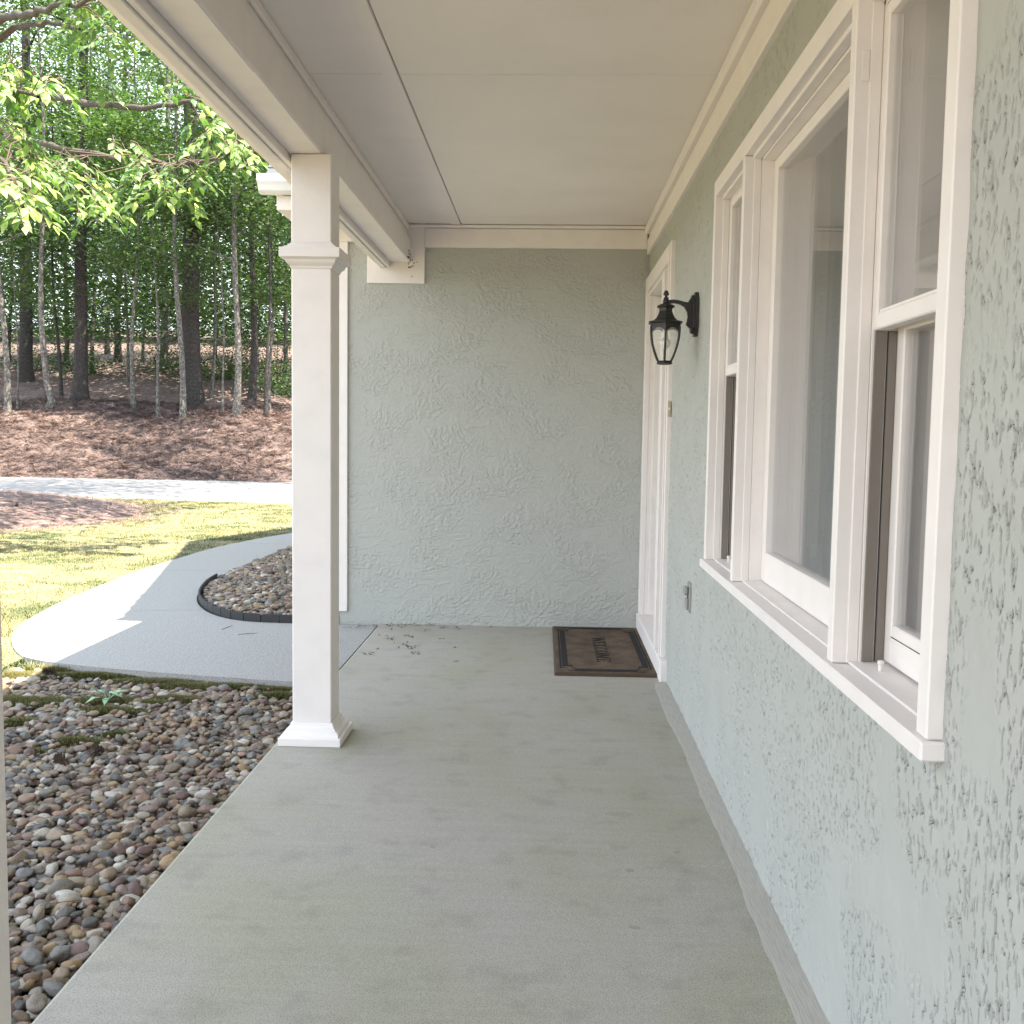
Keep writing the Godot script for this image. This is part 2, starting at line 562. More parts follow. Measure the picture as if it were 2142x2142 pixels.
func smooth_line(p: Array, closed := false, sub := 5) -> PackedVector2Array:
	var out := PackedVector2Array()
	var m := p.size()
	for i in (m if closed else m - 1):
		var p0: Vector2 = p[(i - 1 + m) % m] if closed or i > 0 else p[0]
		var p1: Vector2 = p[i]
		var p2: Vector2 = p[(i + 1) % m]
		var p3: Vector2 = p[(i + 2) % m] if closed or i + 2 < m else p[m - 1]
		for k in sub:
			var t := float(k) / sub
			out.append(p1.cubic_interpolate(p2, p0, p3, t))
	if not closed:
		out.append(p[m - 1])
	return out

func vv(a: Array) -> Array:
	return a.map(func(q): return Vector2(q[0], q[1]))

var bed_near: PackedVector2Array
var bed_far: PackedVector2Array
var path_poly: PackedVector2Array

func ground() -> void:
	hill.seed = 3
	hill.frequency = 1.0
	hill.fractal_octaves = 3
	var xs := lin(-90, -32, 24) + lin(-31.5, 0, 126) + lin(2, 60, 20)
	var zs := lin(-180, -62, 24) + lin(-61, -26, 120) + lin(-25, 30, 20)
	setting("ground", sheet(xs, zs, gh, func(_x, _z): return false), M.pine_straw_ground, "pine straw covered ground rising to the woods")
	# outlines
	var left := smooth_line(vv([[-1.15, -5.29], [-1.34, -5.32], [-1.95, -5.43], [-2.54, -5.56], [-2.93, -5.70], [-3.14, -5.88], [-3.4, -6.3], [-3.55, -6.7], [-3.65, -7.19], [-3.73, -7.8], [-3.81, -9.18], [-3.79, -10.3], [-3.69, -11.54], [-3.29, -13.02], [-2.5, -14.6], [-1.4, -16.1], [0.2, -17.6], [1.6, -18.9]]))
	var right := smooth_line(vv([[3.0, -17.9], [1.2, -16.3], [-0.8, -14.5], [-2.1, -12.9], [-2.86, -11.5], [-2.95, -10.2], [-2.97, -9.3], [-2.90, -8.5], [-2.77, -7.93], [-2.59, -7.5], [-2.36, -7.17], [-2.1, -6.99], [-1.75, -6.945], [-1.43, -6.945]]))
	path_poly = PackedVector2Array()
	path_poly.append_array(left)
	path_poly.append_array(right)
	path_poly.append(Vector2(-1.158, -6.945))
	path_poly.append(Vector2(-1.158, -5.30))
	bed_near = PackedVector2Array(vv([[-1.155, 0.9], [-1.155, -5.26], [-1.95, -5.40], [-2.54, -5.53], [-2.95, -5.62], [-3.35, -5.45], [-3.6, -4.8], [-3.6, 0.9]]))
	bed_far = PackedVector2Array()
	bed_far.append_array(smooth_line(vv([[-1.3, -12.4], [-2.0, -12.6], [-2.84, -11.5], [-2.93, -10.2], [-2.95, -9.3], [-2.88, -8.5], [-2.75, -7.95], [-2.57, -7.53], [-2.34, -7.19], [-2.09, -7.01], [-1.75, -6.965], [-1.45, -6.965]])))
	bed_far.append(Vector2(-1.44, -12.4))
	# lawn sheet
	var ln := noise(55, 1.0, 3)
	var lh := func(x, z): return gy(z) + 0.078 + ln.get_noise_2d(x * 1.2, z * 1.2) * 0.012 + ln.get_noise_2d(x * 8.0, z * 8.0) * 0.004
	setting("lawn", sheet(lin(-40, -12, 40) + lin(-11.8, 6, 110), lin(-20.9, -4.5, 120) + lin(-4, 25, 12), lh, func(x, z):
		return (x > -3.05 and z > -6.0) or (x > -3.35 and z > -5.45) or z < -19.9 + 0.06 * x * 0 - clampf((-x - 5.0) * 0.16, 0.0, 2.0) + 1.2 or x > -1.2 and z > -15.0), M.lawn_moss, "yellow green mossy lawn")
	# driveway
	var dp := PackedVector2Array(vv([[40, -17.4], [-2, -18.2], [-4.7, -18.6], [-8.85, -19.5], [-11.3, -20.5], [-20, -23.0], [-60, -30], [-60, -38], [-20, -28.0], [-14.8, -27.1], [-10.6, -27.0], [-6.7, -26.7], [40, -25.0]]))
	var db := MB.new()
	db.slab(dp, -0.3, -0.085)
	setting("driveway", db.done(), M.drive_concrete, "pale concrete driveway crossing behind the lawn")
	# walkway in slabs with open joints
	var slabs := [path_poly]
	for j in [[Vector2(-4.2, -7.02), Vector2(-2.1, -7.50)], [Vector2(-4.2, -9.40), Vector2(-2.7, -9.43)], [Vector2(-4.2, -11.9), Vector2(-2.0, -11.6)]]:
		var d: Vector2 = (j[1] - j[0]).normalized().orthogonal() * 0.005
		var cut := PackedVector2Array([j[0] + d, j[1] + d, j[1] - d, j[0] - d])
		var nxt := []
		for s in slabs:
			nxt.append_array(Geometry2D.clip_polygons(s, cut))
		slabs = nxt
	var wk := Node3D.new()
	wk.name = "walkway"
	add_child(wk)
	wk.set_meta("kind", "structure")
	wk.set_meta("label", "curved exposed aggregate walkway joining the porch")
	for s in slabs:
		var b := MB.new()
		b.slab(s, -0.12, -0.006)
		part("slab", b.done(), M.walk_concrete, wk)

# ------------------------------------------------------------------ stones
func stone_mesh(sd: int) -> ArrayMesh:
	var sp := SphereMesh.new()
	sp.radius = 1.0
	sp.height = 2.0
	sp.radial_segments = 14
	sp.rings = 8
	var a := sp.get_mesh_arrays()
	var f := noise(sd, 0.75, 2)
	var vs: PackedVector3Array = a[Mesh.ARRAY_VERTEX]
	var r := RandomNumberGenerator.new()
	r.seed = sd
	var cuts := []
	for k in 3:
		cuts.append(Vector3(r.randfn(), r.randfn() * 0.7, r.randfn()).normalized())
	for i in vs.size():
		var p := vs[i]
		var q := p * (1.0 + 0.28 * f.get_noise_3dv(p * 1.0) + 0.10 * f.get_noise_3dv(p * 2.6))
		for c in cuts:
			var o: float = q.dot(c) - 0.72
			if o > 0.0:
				q -= c * o * 0.75
		vs[i] = q
	a[Mesh.ARRAY_VERTEX] = vs
	var st := SurfaceTool.new()
	st.create_from_arrays(a)
	st.generate_normals()
	return st.commit()

var stone_meshes := []

func stone_field(parent: Node3D, poly: PackedVector2Array, sp: float, keep: Callable, h: Callable, size: Callable, near: int) -> void:
	var r := Rect2(poly[0], Vector2.ZERO)
	for p in poly:
		r = r.expand(p)
	var list := []
	var pal := stone_palette()
	for layer in 3:
		var z := r.position.y
		while z < r.end.y:
			var x := r.position.x
			while x < r.end.x:
				var q := Vector2(x + rng.randf_range(-0.5, 0.5) * sp, z + rng.randf_range(-0.5, 0.5) * sp)
				x += sp * (1.0 if layer == 0 else 1.15)
				if layer > 0 and rng.randf() < 0.2 + 0.35 * (layer - 1):
					continue
				if not Geometry2D.is_point_in_polygon(q, poly) or not keep.call(q):
					continue
				var s: float = size.call(q) * clampf(rng.randfn(1.0, 0.38), 0.45, 2.2)
				var fl := rng.randf_range(0.38, 0.68)
				var w := rng.randf_range(0.62, 0.95)
				var y: float = h.call(q) + layer * sp * 0.36 + rng.randf_range(-0.004, 0.006)
				var bs := Basis(Vector3.UP, rng.randf() * TAU) * Basis(Vector3(rng.randfn(), 0, rng.randfn()).normalized(), rng.randfn(0, 0.30))
				bs = bs.scaled_local(Vector3(s, s * fl, s * w))
				var ci := rng.randi() % pal.size()
				list.append([Transform3D(bs, Vector3(q.x, y, q.y)), ci, rng.randf_range(0.8, 1.2), rng.randi() % stone_meshes.size(), layer])
			z += sp * (0.9 if layer == 0 else 1.1)
	# the stones that show largest become parts of their own
	var scored := []
	for i in list.size():
		var t: Transform3D = list[i][0]
		var sc := t.basis.x.length() / t.origin.distance_to(Vector3(0, 1.35, 0)) * (1.0 if list[i][4] > 0 else 0.4)
		if t.origin.z > -2.15 or t.origin.x < t.origin.z * 0.56:
			sc *= 0.05
		scored.append([sc, i])
	scored.sort_custom(func(a, b): return a[0] > b[0])
	var rest := {}
	for k in scored.size():
		var e: Array = list[scored[k][1]]
		if k < near:
			var o := part("stone", stone_meshes[e[3]], M["river_stone_%d" % e[1]], parent)
			o.transform = e[0]
		else:
			if not rest.has(e[3]):
				rest[e[3]] = [[], []]
			rest[e[3]][0].append(e[0])
			var c: Color = pal[e[1]]
			rest[e[3]][1].append(Color(c.r * e[2], c.g * e[2], c.b * e[2]))
	var others := group_part("stones", parent)
	others.set_meta("kind", "stuff")
	for k in rest:
		multi("stones", stone_meshes[k], M.river_stone, rest[k][0], rest[k][1], others).set_meta("kind", "stuff")

var moss_spots := [[-2.62, -4.95, 0.22, 0.10], [-2.20, -4.98, 0.2, 0.09], [-2.12, -4.82, 0.16, 0.07], [-2.1, -5.38, 0.28, 0.07], [-1.91, -5.30, 0.24, 0.09], [-1.67, -5.32, 0.24, 0.06], [-1.42, -5.27, 0.2, 0.045], [-1.87, -5.05, 0.13, 0.06], [-2.44, -4.59, 0.09, 0.06], [-2.05, -4.33, 0.10, 0.05], [-2.17, -4.17, 0.05, 0.03], [-1.92, -4.44, 0.06, 0.04], [-2.8, -5.62, 0.2, 0.06], [-2.95, -5.45, 0.2, 0.1], [-1.95, -4.96, 0.1, 0.05], [-1.36, -5.16, 0.16, 0.06], [-2.5, -5.5, 0.3, 0.05]]

func in_moss(q: Vector2, grow := 1.0) -> bool:
	for m in moss_spots:
		if pow((q.x - m[0]) / (m[2] * grow), 2) + pow((q.y - m[1]) / (m[3] * grow), 2) < 1.0:
			return true
	return false

func tuft_mesh(sd: int, blades: int, hgt: float, w: float, spread: float) -> ArrayMesh:
	var r := RandomNumberGenerator.new()
	r.seed = sd
	var b := MB.new()
	for k in blades:
		var a := r.randf() * TAU
		var p := Vector3(r.randfn() * spread, 0, r.randfn() * spread)
		var d := Vector3(cos(a), 0, sin(a))
		var s := Vector3(-d.z, 0, d.x) * w
		var h := hgt * r.randf_range(0.5, 1.0)
		var tip := p + Vector3.UP * h + d * h * r.randf_range(0.2, 0.9)
		b.tri(p - s, p + s, tip, (Vector3.UP * 0.8 - d * 0.4).normalized())
	return b.done()

func beds() -> void:
	for i in 9:
		stone_meshes.append(stone_mesh(200 + i))
	var b := MB.new()
	b.slab(bed_near, -0.2, -0.078)
	var bn := setting("river_rock_bed", b.done(), M.bed_soil, "bed of rounded multicoloured river rocks beside the porch slab")
	stone_field(bn, bed_near, 0.034, func(q): return q.x > q.y * 0.60 - 0.25 and q.y < -1.5 and not in_moss(q, 0.62 + 0.3 * rng.randf()), func(q): return -0.062 + 0.012 * sin(q.x * 3.1) * cos(q.y * 2.3), func(_q): return 0.0205, 300)
	b = MB.new()
	b.slab(bed_far, -0.2, -0.02)
	var bf := setting("river_rock_island", b.done(), M.bed_soil, "curved bed of pale river rocks inside black edging")
	var mh := func(q): return -0.012 + 0.075 * clampf((q.x + 2.95) / 0.9, 0.0, 1.0) * clampf((-q.y - 6.95) / 0.8, 0.0, 1.0)
	stone_field(bf, Geometry2D.offset_polygon(bed_far, -0.035)[0], 0.038, func(q): return q.x < -1.46, mh, func(_q): return 0.023, 300)
	# moss
	var tm := tuft_mesh(5, 12, 0.014, 0.0018, 0.012)
	var xf := []
	var cs := []
	for m in moss_spots:
		var cnt := int(m[2] * m[3] * 90000.0)
		for k in cnt:
			var a := rng.randf() * TAU
			var rr := sqrt(rng.randf()) * (1.0 + rng.randfn() * 0.12)
			var q := Vector2(m[0] + cos(a) * rr * m[2], m[1] + sin(a) * rr * m[3])
			if Geometry2D.is_point_in_polygon(q, path_poly):
				continue
			var e := 0.012 * (1.0 - rr)
			xf.append(Transform3D(Basis(Vector3.UP, rng.randf() * TAU).scaled(Vector3.ONE * rng.randf_range(0.6, 1.3)), Vector3(q.x, -0.046 + e, q.y)))
			var t := rng.randf()
			cs.append(Color(0.09, 0.10, 0.025).lerp(Color(0.20, 0.16, 0.06), t * t))
	var ms := multi("moss", tm, M.grass_blade, xf, cs, self)
	ms.set_meta("kind", "stuff")
	ms.set_meta("label", "green moss patches among the rocks along the walkway edge")
	ms.set_meta("category", "moss")
	var mb := MB.new()
	for m in moss_spots:
		var pts := PackedVector2Array()
		for k in 18:
			var a := TAU * k / 18.0
			var f := 0.85 + 0.14 * sin(k * 2.4 + m[0] * 9.0)
			pts.append(Vector2(m[0] + cos(a) * m[2] * f, m[1] + sin(a) * m[3] * f))
		var cut := Geometry2D.clip_polygons(pts, path_poly)
		for c in cut:
			mb.slab(c, -0.08, -0.046 - 0.002 * (moss_spots.find(m) % 5))
	var mg := setting("moss_ground", mb.done(), mk("moss_base", Color(0.11, 0.10, 0.04), 0.95), "low green moss cushions between rocks")
	# pine needles lying over the near rocks
	xf = []
	cs = []
	var nb := MB.new()
	nb.tube([Vector3(-0.07, 0, 0), Vector3(0, 0.006, 0.006), Vector3(0.07, 0, 0)], [0.0008, 0.0011, 0.0006], 4, false)
	var nm := nb.done()
	for k in 260:
		var q := Vector2(rng.randf_range(-3.1, -1.2), rng.randf_range(-5.4, -1.9))
		xf.append(Transform3D(Basis(Vector3.UP, rng.randf() * TAU) * Basis(Vector3.FORWARD, rng.randfn(0, 0.12)), Vector3(q.x, rng.randf_range(-0.012, 0.004), q.y)))
		cs.append(Color(0.16, 0.10, 0.06))
	var pn := multi("pine_needles", nm, M.needle, xf, cs, self)
	pn.set_meta("kind", "stuff")
	pn.set_meta("label", "dry brown pine needles strewn over the river rocks")
	pn.set_meta("category", "pine needles")
	# edging round the far bed
	var ed := thing("garden_edging", "black scalloped plastic edging round the curved rock island", "edging")
	var line := smooth_line(vv([[-2.93, -8.9], [-2.89, -8.5], [-2.76, -7.94], [-2.58, -7.515], [-2.35, -7.18], [-2.095, -7.0], [-1.75, -6.955], [-1.44, -6.955]]), false, 24)
	var acc := 0.0
	var start := 0
	for i in range(1, line.size()):
		acc += line[i].distance_to(line[i - 1])
		if acc > 0.125 or i == line.size() - 1:
			var e := MB.new()
			var a := line[start]
			var c := line[i]
			var dir := (c - a).normalized()
			a += dir * 0.003
			c -= dir * 0.003
			var nrm := Vector2(dir.y, -dir.x)
			var L := a.distance_to(c)
			# a board with clipped upper corners
			var prof := [[0.0, -0.03], [L, -0.03], [L, 0.042], [L - 0.012, 0.05], [0.012, 0.05], [0.0, 0.042]]
			var f := []
			var bk := []
			for p in prof:
				var q: Vector2 = a + dir * p[0]
				f.append(Vector3(q.x, p[1], q.y))
				bk.append(Vector3(q.x + nrm.x * 0.012, p[1], q.y + nrm.y * 0.012))
			var n3 := Vector3(nrm.x, 0, nrm.y)
			for k in range(1, 5):
				e.tri(f[0], f[k], f[k + 1], -n3)
				e.tri(bk[0], bk[k], bk[k + 1], n3)
			for k in 6:
				e.quad(f[k], f[(k + 1) % 6], bk[(k + 1) % 6], bk[k])
			part("edging_segment", e.done(), M.edging_plastic, ed)
			start = i
			acc = 0.0

# ------------------------------------------------------------------ the house
var house: Node3D

func stucco_front() -> void:
	# relief of the raked stucco: short upright grooves over a trowelled face
	var n1 := noise(301, 1.0, 2)
	var n2 := noise(302, 1.0, 1)
	var n3 := noise(303, 1.0, 2)
	var n4 := noise(304, 1.0, 2)
	var zs := PackedFloat32Array()
	var z := -1.15
	while z > ZB:
		zs.append(z)
		z -= clampf(0.0023 * pow(absf(z) / 1.45, 1.6), 0.0021, 0.011)
	zs.append(ZB)
	var ys := PackedFloat32Array()
	var y := -0.03
	while y < 2.60:
		ys.append(y)
		y += 0.0047
	var nz := zs.size()
	var ny := ys.size()
	var b := MB.new()
	b.v.resize(nz * ny)
	b.n.resize(nz * ny)
	b.u.resize(nz * ny)
	var hole := func(zz: float, yy: float) -> bool:
		return (zz < -1.70 and zz > -4.09 and yy > 0.835 and yy < 2.315) or (zz < -5.57 and zz > -6.94 and yy < 2.35)
	var hs := PackedFloat32Array()
	hs.resize(nz * ny)
	for j in ny:
		var yy := ys[j]
		for i in nz:
			var zz := zs[i]
			if hole.call(zz + 0.02, yy) and hole.call(zz - 0.02, yy) and hole.call(zz, yy + 0.02) and hole.call(zz, yy - 0.02):
				continue
			var reg := smoothstep(-0.5, 0.0, n3.get_noise_2d(zz * 2.3, yy * 1.7))
			var v := absf(n1.get_noise_2d(zz * 88.0 + yy * 2.0, yy * 13.0))
			var g := 1.0 - smoothstep(0.055, 0.11, v)
			var m := smoothstep(-0.1, 0.06, n2.get_noise_2d(zz * 40.0, yy * 13.0))
			hs[j * nz + i] = 0.0125 * g * m * reg - 0.0016 * n4.get_noise_2d(zz * 8.0, yy * 6.0) - 0.0008 * n1.get_noise_2d(zz * 20.0, yy * 14.0)
	for j in ny:
		for i in nz:
			var k := j * nz + i
			var i0 := maxi(i - 1, 0)
			var i1 := mini(i + 1, nz - 1)
			var j0 := maxi(j - 1, 0)
			var j1 := mini(j + 1, ny - 1)
			b.v[k] = Vector3(XW + hs[k], ys[j], zs[i])
			var dz := (hs[j * nz + i1] - hs[j * nz + i0]) / (zs[i1] - zs[i0])
			var dy := (hs[j1 * nz + i] - hs[j0 * nz + i]) / (ys[j1] - ys[j0])
			b.n[k] = Vector3(-1.0, dy, dz).normalized()
	for j in ny - 1:
		var ym := (ys[j] + ys[j + 1]) * 0.5
		for i in nz - 1:
			if hole.call((zs[i] + zs[i + 1]) * 0.5, ym):
				continue
			var a := j * nz + i
			b.ix.append_array([a, a + 1, a + nz, a + 1, a + nz + 1, a + nz])
	var fw := part("front_wall", b.done(), M.stucco_paint, house, "raked pale green grey stucco front wall")
	# the wall's body behind the stucco face, built round the openings
	var w := MB.new()
	var x0 := XW + 0.016
	var x1 := XW + 0.2
	w.box(Vector3(x0, -0.1, -1.69), Vector3(x1, 3.0, 2.4), 0.0)
	w.box(Vector3(x0, -0.1, -4.10), Vector3(x1, 0.82, -1.69), 0.0)
	w.box(Vector3(x0, 2.33, -4.10), Vector3(x1, 3.0, -1.69), 0.0)
	w.box(Vector3(x0, -0.1, -5.56), Vector3(x1, 3.0, -4.10), 0.0)
	w.box(Vector3(x0, 2.36, -6.95), Vector3(x1, 3.0, -5.56), 0.0)
	w.box(Vector3(x0, -0.1, ZB - 0.02), Vector3(x1, 3.0, -6.95), 0.0)
	part("wall_core", w.done(), M.stucco_paint, fw)
	var w2 := MB.new()
	w2.box(Vector3(XW, -0.1, -1.15), Vector3(x0 - 0.001, 2.6, 2.4), 0.0)
	part("wall_end", w2.done(), M.stucco_paint, fw)

func house_shell() -> void:
	house = thing("house", "pale green stucco house with white trimmed covered porch", "house")
	stucco_front()
	# wing wall, one face with its own uv for the relief
	var b := MB.new()
	var w := MB.new()
	var wx0 := -1.43
	var wx1 := XW + 0.003
	w.quad(Vector3(wx0, -0.06, ZB), Vector3(wx1, -0.06, ZB), Vector3(wx1, 2.72, ZB), Vector3(wx0, 2.72, ZB), Vector3(0, 0, 1))
	for i in w.v.size():
		w.u[i] = Vector2((w.v[i].x - wx0) / 2.1, 1.0 - w.v[i].y / 2.6)
	var ww := part("wing_wall", w.done(), M.stucco_lace, house, "skip trowelled pale green stucco wall closing the porch")
	b = MB.new()
	b.box(Vector3(-1.43, -0.2, -14.6), Vector3(XW + 0.2, 3.0, ZB - 0.004), 0.0)
	part("wing_body", b.done(), M.stucco_paint, ww)
	# gable of the wing
	b = MB.new()
	var gp := [Vector3(0, 2.9, -6.4), Vector3(0, 6.1, -10.79), Vector3(0, 2.9, -15.18)]
	b.tri(Vector3(-1.43, 3.0, -6.97), Vector3(-1.43, 5.9, -10.79), Vector3(-1.43, 3.0, -14.6), Vector3(-1, 0, 0))
	part("gable", b.done(), M.stucco_paint, ww)
	# corner board and its heading
	part("corner_board", bx(-1.45, -1.372, 0.085, 2.61, ZB - 0.002, ZB + 0.022), M.trim_paint, house)
	part("frieze_board", bx(-1.45, -1.24, 2.61, 2.74, ZB - 0.002, ZB + 0.024), M.trim_paint, house)
	part("beam_block", bx(-1.24, -0.849, 2.335, 2.74, ZB - 0.002, ZB + 0.022, 0.004), M.trim_paint, house, "white block on the wing wall where the beam ends")
	part("frieze_board", bx(-0.849, XW - 0.022, 2.577, 2.703, ZB - 0.002, ZB + 0.024, 0.004), M.trim_paint, house)
	part("crown_board", bx(-0.964, XW - 0.03, 2.705, YC, ZB - 0.002, ZB + 0.055, 0.006), M.trim_paint, house)
	# right-hand frieze along the front wall
	part("frieze_board", bx(XW - 0.022, XW + 0.01, 2.538, 2.64, ZB + 0.001, 1.0, 0.004), M.trim_paint, house)
	part("frieze_board", bx(XW - 0.010, XW + 0.01, 2.641, 2.672, ZB + 0.001, 1.0, 0.002), M.trim_paint, house)
	part("crown_board", bx(XW - 0.042, XW + 0.01, 2.673, YC, ZB + 0.001, 1.0, 0.012), M.trim_paint, house)
	# porch ceiling boards
	var cb := [[-0.968, -0.606, -4.055, 1.0], [-0.968, -0.606, -6.63, -4.06], [-0.968, -0.606, -6.915, -6.633], [-0.600, XW, -4.055, 1.0], [-0.600, XW, -6.63, -4.06], [-0.600, XW, -6.915, -6.633]]
	for i in cb.size():
		var q: Array = cb[i]
		part("ceiling_panel", bx(q[0], q[1], YC + (0.0012 if q[0] < -0.9 else 0.0), YC + 0.016, q[2], q[3], 0.0015), M.ceiling_paint, house)
	part("ceiling_batten", bx(-0.668, -0.6075, YC - 0.0035, YC + 0.0035, -6.915, 1.0, 0.0015), M.ceiling_paint, house)
	part("ceiling_backing", bx(-1.5, 1.2, YC + 0.017, YC + 0.03, -7.2, 1.0, 0.0), M.ceiling_paint, house)
	# beam
	var bm := part("beam", bx(-1.085, -0.946, 2.476, 2.634, ZB + 0.022, 1.0, 0.006), M.trim_paint, house, "white boxed porch beam resting on the columns")
	part("beam_board", bx(-1.06, -0.968, 2.636, YC + 0.01, ZB + 0.022, 1.0, 0.002), M.trim_paint, bm)
	part("beam_moulding", bx(-0.970, -0.952, 2.687, YC, ZB + 0.05, 1.0, 0.006), M.trim_paint, bm)
	# board joint across the underside of the beam
	part("soffit_board", bx(-1.078, -0.953, 2.4735, 2.478, -3.30, 0.9, 0.001), M.trim_paint, bm)
	# fascia boards outside the beam
	part("fascia_board", bx(-1.111, -1.0855, 2.445, 2.84, ZB + 0.022, 1.0, 0.003), M.trim_paint, house)
	part("fascia_board", bx(-1.155, -1.1125, 2.438, 2.84, ZB + 0.022, 1.0, 0.003), M.trim_paint, house)
	part("soffit_panel", bx(-1.50, -1.156, 2.845, 2.86, -6.4, 1.0, 0.0), M.trim_paint, house)
	var pr := MB.new()
	pr.plate(PackedVector2Array([Vector2(-1.55, 2.90), Vector2(-1.55, 2.93), Vector2(1.6, 4.2), Vector2(1.6, 2.9)]), -7.0, 1.0)
	var prf := part("porch_roof", pr.done(), M.shingle, house)
	part("gutter", bx(-1.575, -1.45, 2.845, 2.95, -6.36, 1.0, 0.01), M.gutter_paint, house)
	# rest of the house mass
	part("house_body", bx(3.6, 4.2, -0.1, 3.0, -14.0, 3.0, 0.0), M.stucco_paint, house)
	part("main_roof", bx(1.5, 4.6, 3.0, 4.2, -14.0, 3.0, 0.0), M.shingle, house)
	wing_eave()
	columns()
	mildew()

func wing_eave() -> void:
	var g := group_part("wing_roof", house)
	# gutter along the wing's front eave, with a moulded face
	var b := MB.new()
	var prof := [[-6.40, 2.790], [-6.34, 2.785], [-6.315, 2.80], [-6.30, 2.83], [-6.285, 2.85], [-6.28, 2.893], [-6.292, 2.893], [-6.40, 2.893]]
	for i in prof.size():
		var p: Array = prof[i]
		var q: Array = prof[(i + 1) % prof.size()]
		b.quad(Vector3(-1.80, p[1], p[0]), Vector3(-1.2, p[1], p[0]), Vector3(-1.2, q[1], q[0]), Vector3(-1.80, q[1], q[0]), Vector3(0, -(p[0] - q[0]), (p[1] - q[1])).normalized() * -1.0)
	for i in range(1, prof.size() - 1):
		b.tri(Vector3(-1.80, prof[0][1], prof[0][0]), Vector3(-1.80, prof[i][1], prof[i][0]), Vector3(-1.80, prof[i + 1][1], prof[i + 1][0]), Vector3(-1, 0, 0))
	part("eave_gutter", b.done(), M.gutter_paint, g, "white gutter end on the wing eave")
	part("fascia_board", bx(-1.71, -1.1565, 2.70, 2.788, -6.46, -6.405, 0.003), M.trim_paint, g)
	part("soffit_panel", bx(-1.71, -1.1565, 2.704, 2.72, -14.6, -6.4605, 0.0), M.trim_paint, g)
	part("rake_board", bx(-1.71, -1.68, 2.7205, 2.89, -14.6, -6.4605, 0.0), M.trim_paint, g)
	# the roof plane and the shingles that show above the gutter
	var up := Vector3(0, 3.2, -4.39).normalized()
	var nn := Vector3(0, 4.39, 3.2).normalized()
	var o := Vector3(-1.775, 2.895, -6.375)
	b = MB.new()
	var R := 5.43
	b.quad(o, o + Vector3(3.4, 0, 0), o + Vector3(3.4, 0, 0) + up * R, o + up * R, nn)
	var o2 := o + up * R
	var dn := Vector3(0, -3.2, -4.39).normalized()
	b.quad(o2, o2 + Vector3(3.4, 0, 0), o2 + Vector3(3.4, 0, 0) + dn * R, o2 + dn * R, Vector3(0, 4.39, -3.2).normalized())
	part("roof_deck", b.done(), M.shingle, g)
	for c in 8:
		for k in 4:
			var s := MB.new()
			var wd := 0.30
			var x0 := -1.775 + k * (wd + 0.004) - (0.15 if c % 2 == 1 else 0.0)
			var xa := maxf(x0, -1.785)
			var xb := x0 + wd
			if xb - xa < 0.02: continue
			var a := Vector3(xa, o.y, o.z) + up * (c * 0.14 - 0.015)
			var d := Vector3(xb, o.y, o.z) + up * (c * 0.14 - 0.015)
			s.quad(a + nn * 0.010, d + nn * 0.010, d + nn * 0.003 + up * 0.155, a + nn * 0.003 + up * 0.155, nn)
			s.quad(a + nn * 0.002, d + nn * 0.002, d + nn * 0.010, a + nn * 0.010, -up)
			s.quad(a + nn * 0.002, a + nn * 0.010, a + nn * 0.003 + up * 0.155, a + nn * 0.001 + up * 0.155, Vector3(-1, 0, 0))
			part("shingle", s.done(), M.shingle, g)

func sq(prof: Array) -> Array:   # half-width profile to a 4-sided lathe
	return prof.map(func(p): return [p[0] * sqrt(2.0), p[1]])

func columns() -> void:
	for zc in [-4.3335, -1.57]:
		var g := group_part("column", house)
		g.position = Vector3(-0.991, 0, zc)
		if zc < -3.0:
			g.set_meta("label", "square white porch column with stepped capital and base")
		var b := MB.new()
		b.box(Vector3(-0.0835, 0.08, -0.0835), Vector3(0.0835, 2.474, 0.0835), 0.004)
		part("shaft", b.done(), M.trim_paint, g)
		b = MB.new()
		b.lathe(Vector3.ZERO, sq([[0.0842, 2.009], [0.087, 2.012], [0.089, 2.02], [0.096, 2.026], [0.103, 2.034], [0.106, 2.044], [0.115, 2.05], [0.124, 2.051], [0.125, 2.053], [0.125, 2.089], [0.124, 2.091], [0.108, 2.092], [0.106, 2.099], [0.097, 2.101], [0.095, 2.108], [0.088, 2.110], [0.0842, 2.117]]), 4, PI / 4)
		part("capital", b.done(), M.trim_paint, g)
		b = MB.new()
		b.box(Vector3(-0.134, 0.0, -0.1375), Vector3(0.134, 0.036, 0.1375), 0.003)
		part("plinth", b.done(), M.trim_paint, g)
		b = MB.new()
		b.lathe(Vector3.ZERO, sq([[0.121, 0.0355], [0.121, 0.041], [0.119, 0.050], [0.112, 0.058], [0.104, 0.062], [0.103, 0.068], [0.098, 0.070], [0.092, 0.080], [0.090, 0.090], [0.0842, 0.0925]]), 4, PI / 4)
		part("base_moulding", b.done(), M.trim_paint, g)

func mildew() -> void:
	# black grime flecks where the beam meets the wing wall
	var r := RandomNumberGenerator.new()
	r.seed = 77
	for k in 34:
		var b := MB.new()
		var t := r.randf()
		var p := Vector3(-0.944, 2.476 + 0.06 * absf(r.randfn()) * t, ZB + 0.03 + 0.55 * pow(1.0 - t, 2.0) * r.randf())
		if k % 2 == 0:
			p = Vector3(-0.94 + r.randfn() * 0.018, 2.475 + r.randfn() * 0.035, ZB + 0.0235)
		var s := r.randf_range(0.002, 0.0065)
		b.lathe(p, [[0.0, -s * 1.4], [s * 0.6, -s * 0.5], [s * 0.5, s * 0.6], [0.0, s * 1.3]], 5, r.randf() * TAU)
		part("grime_fleck", b.done(), M.mildew, house)

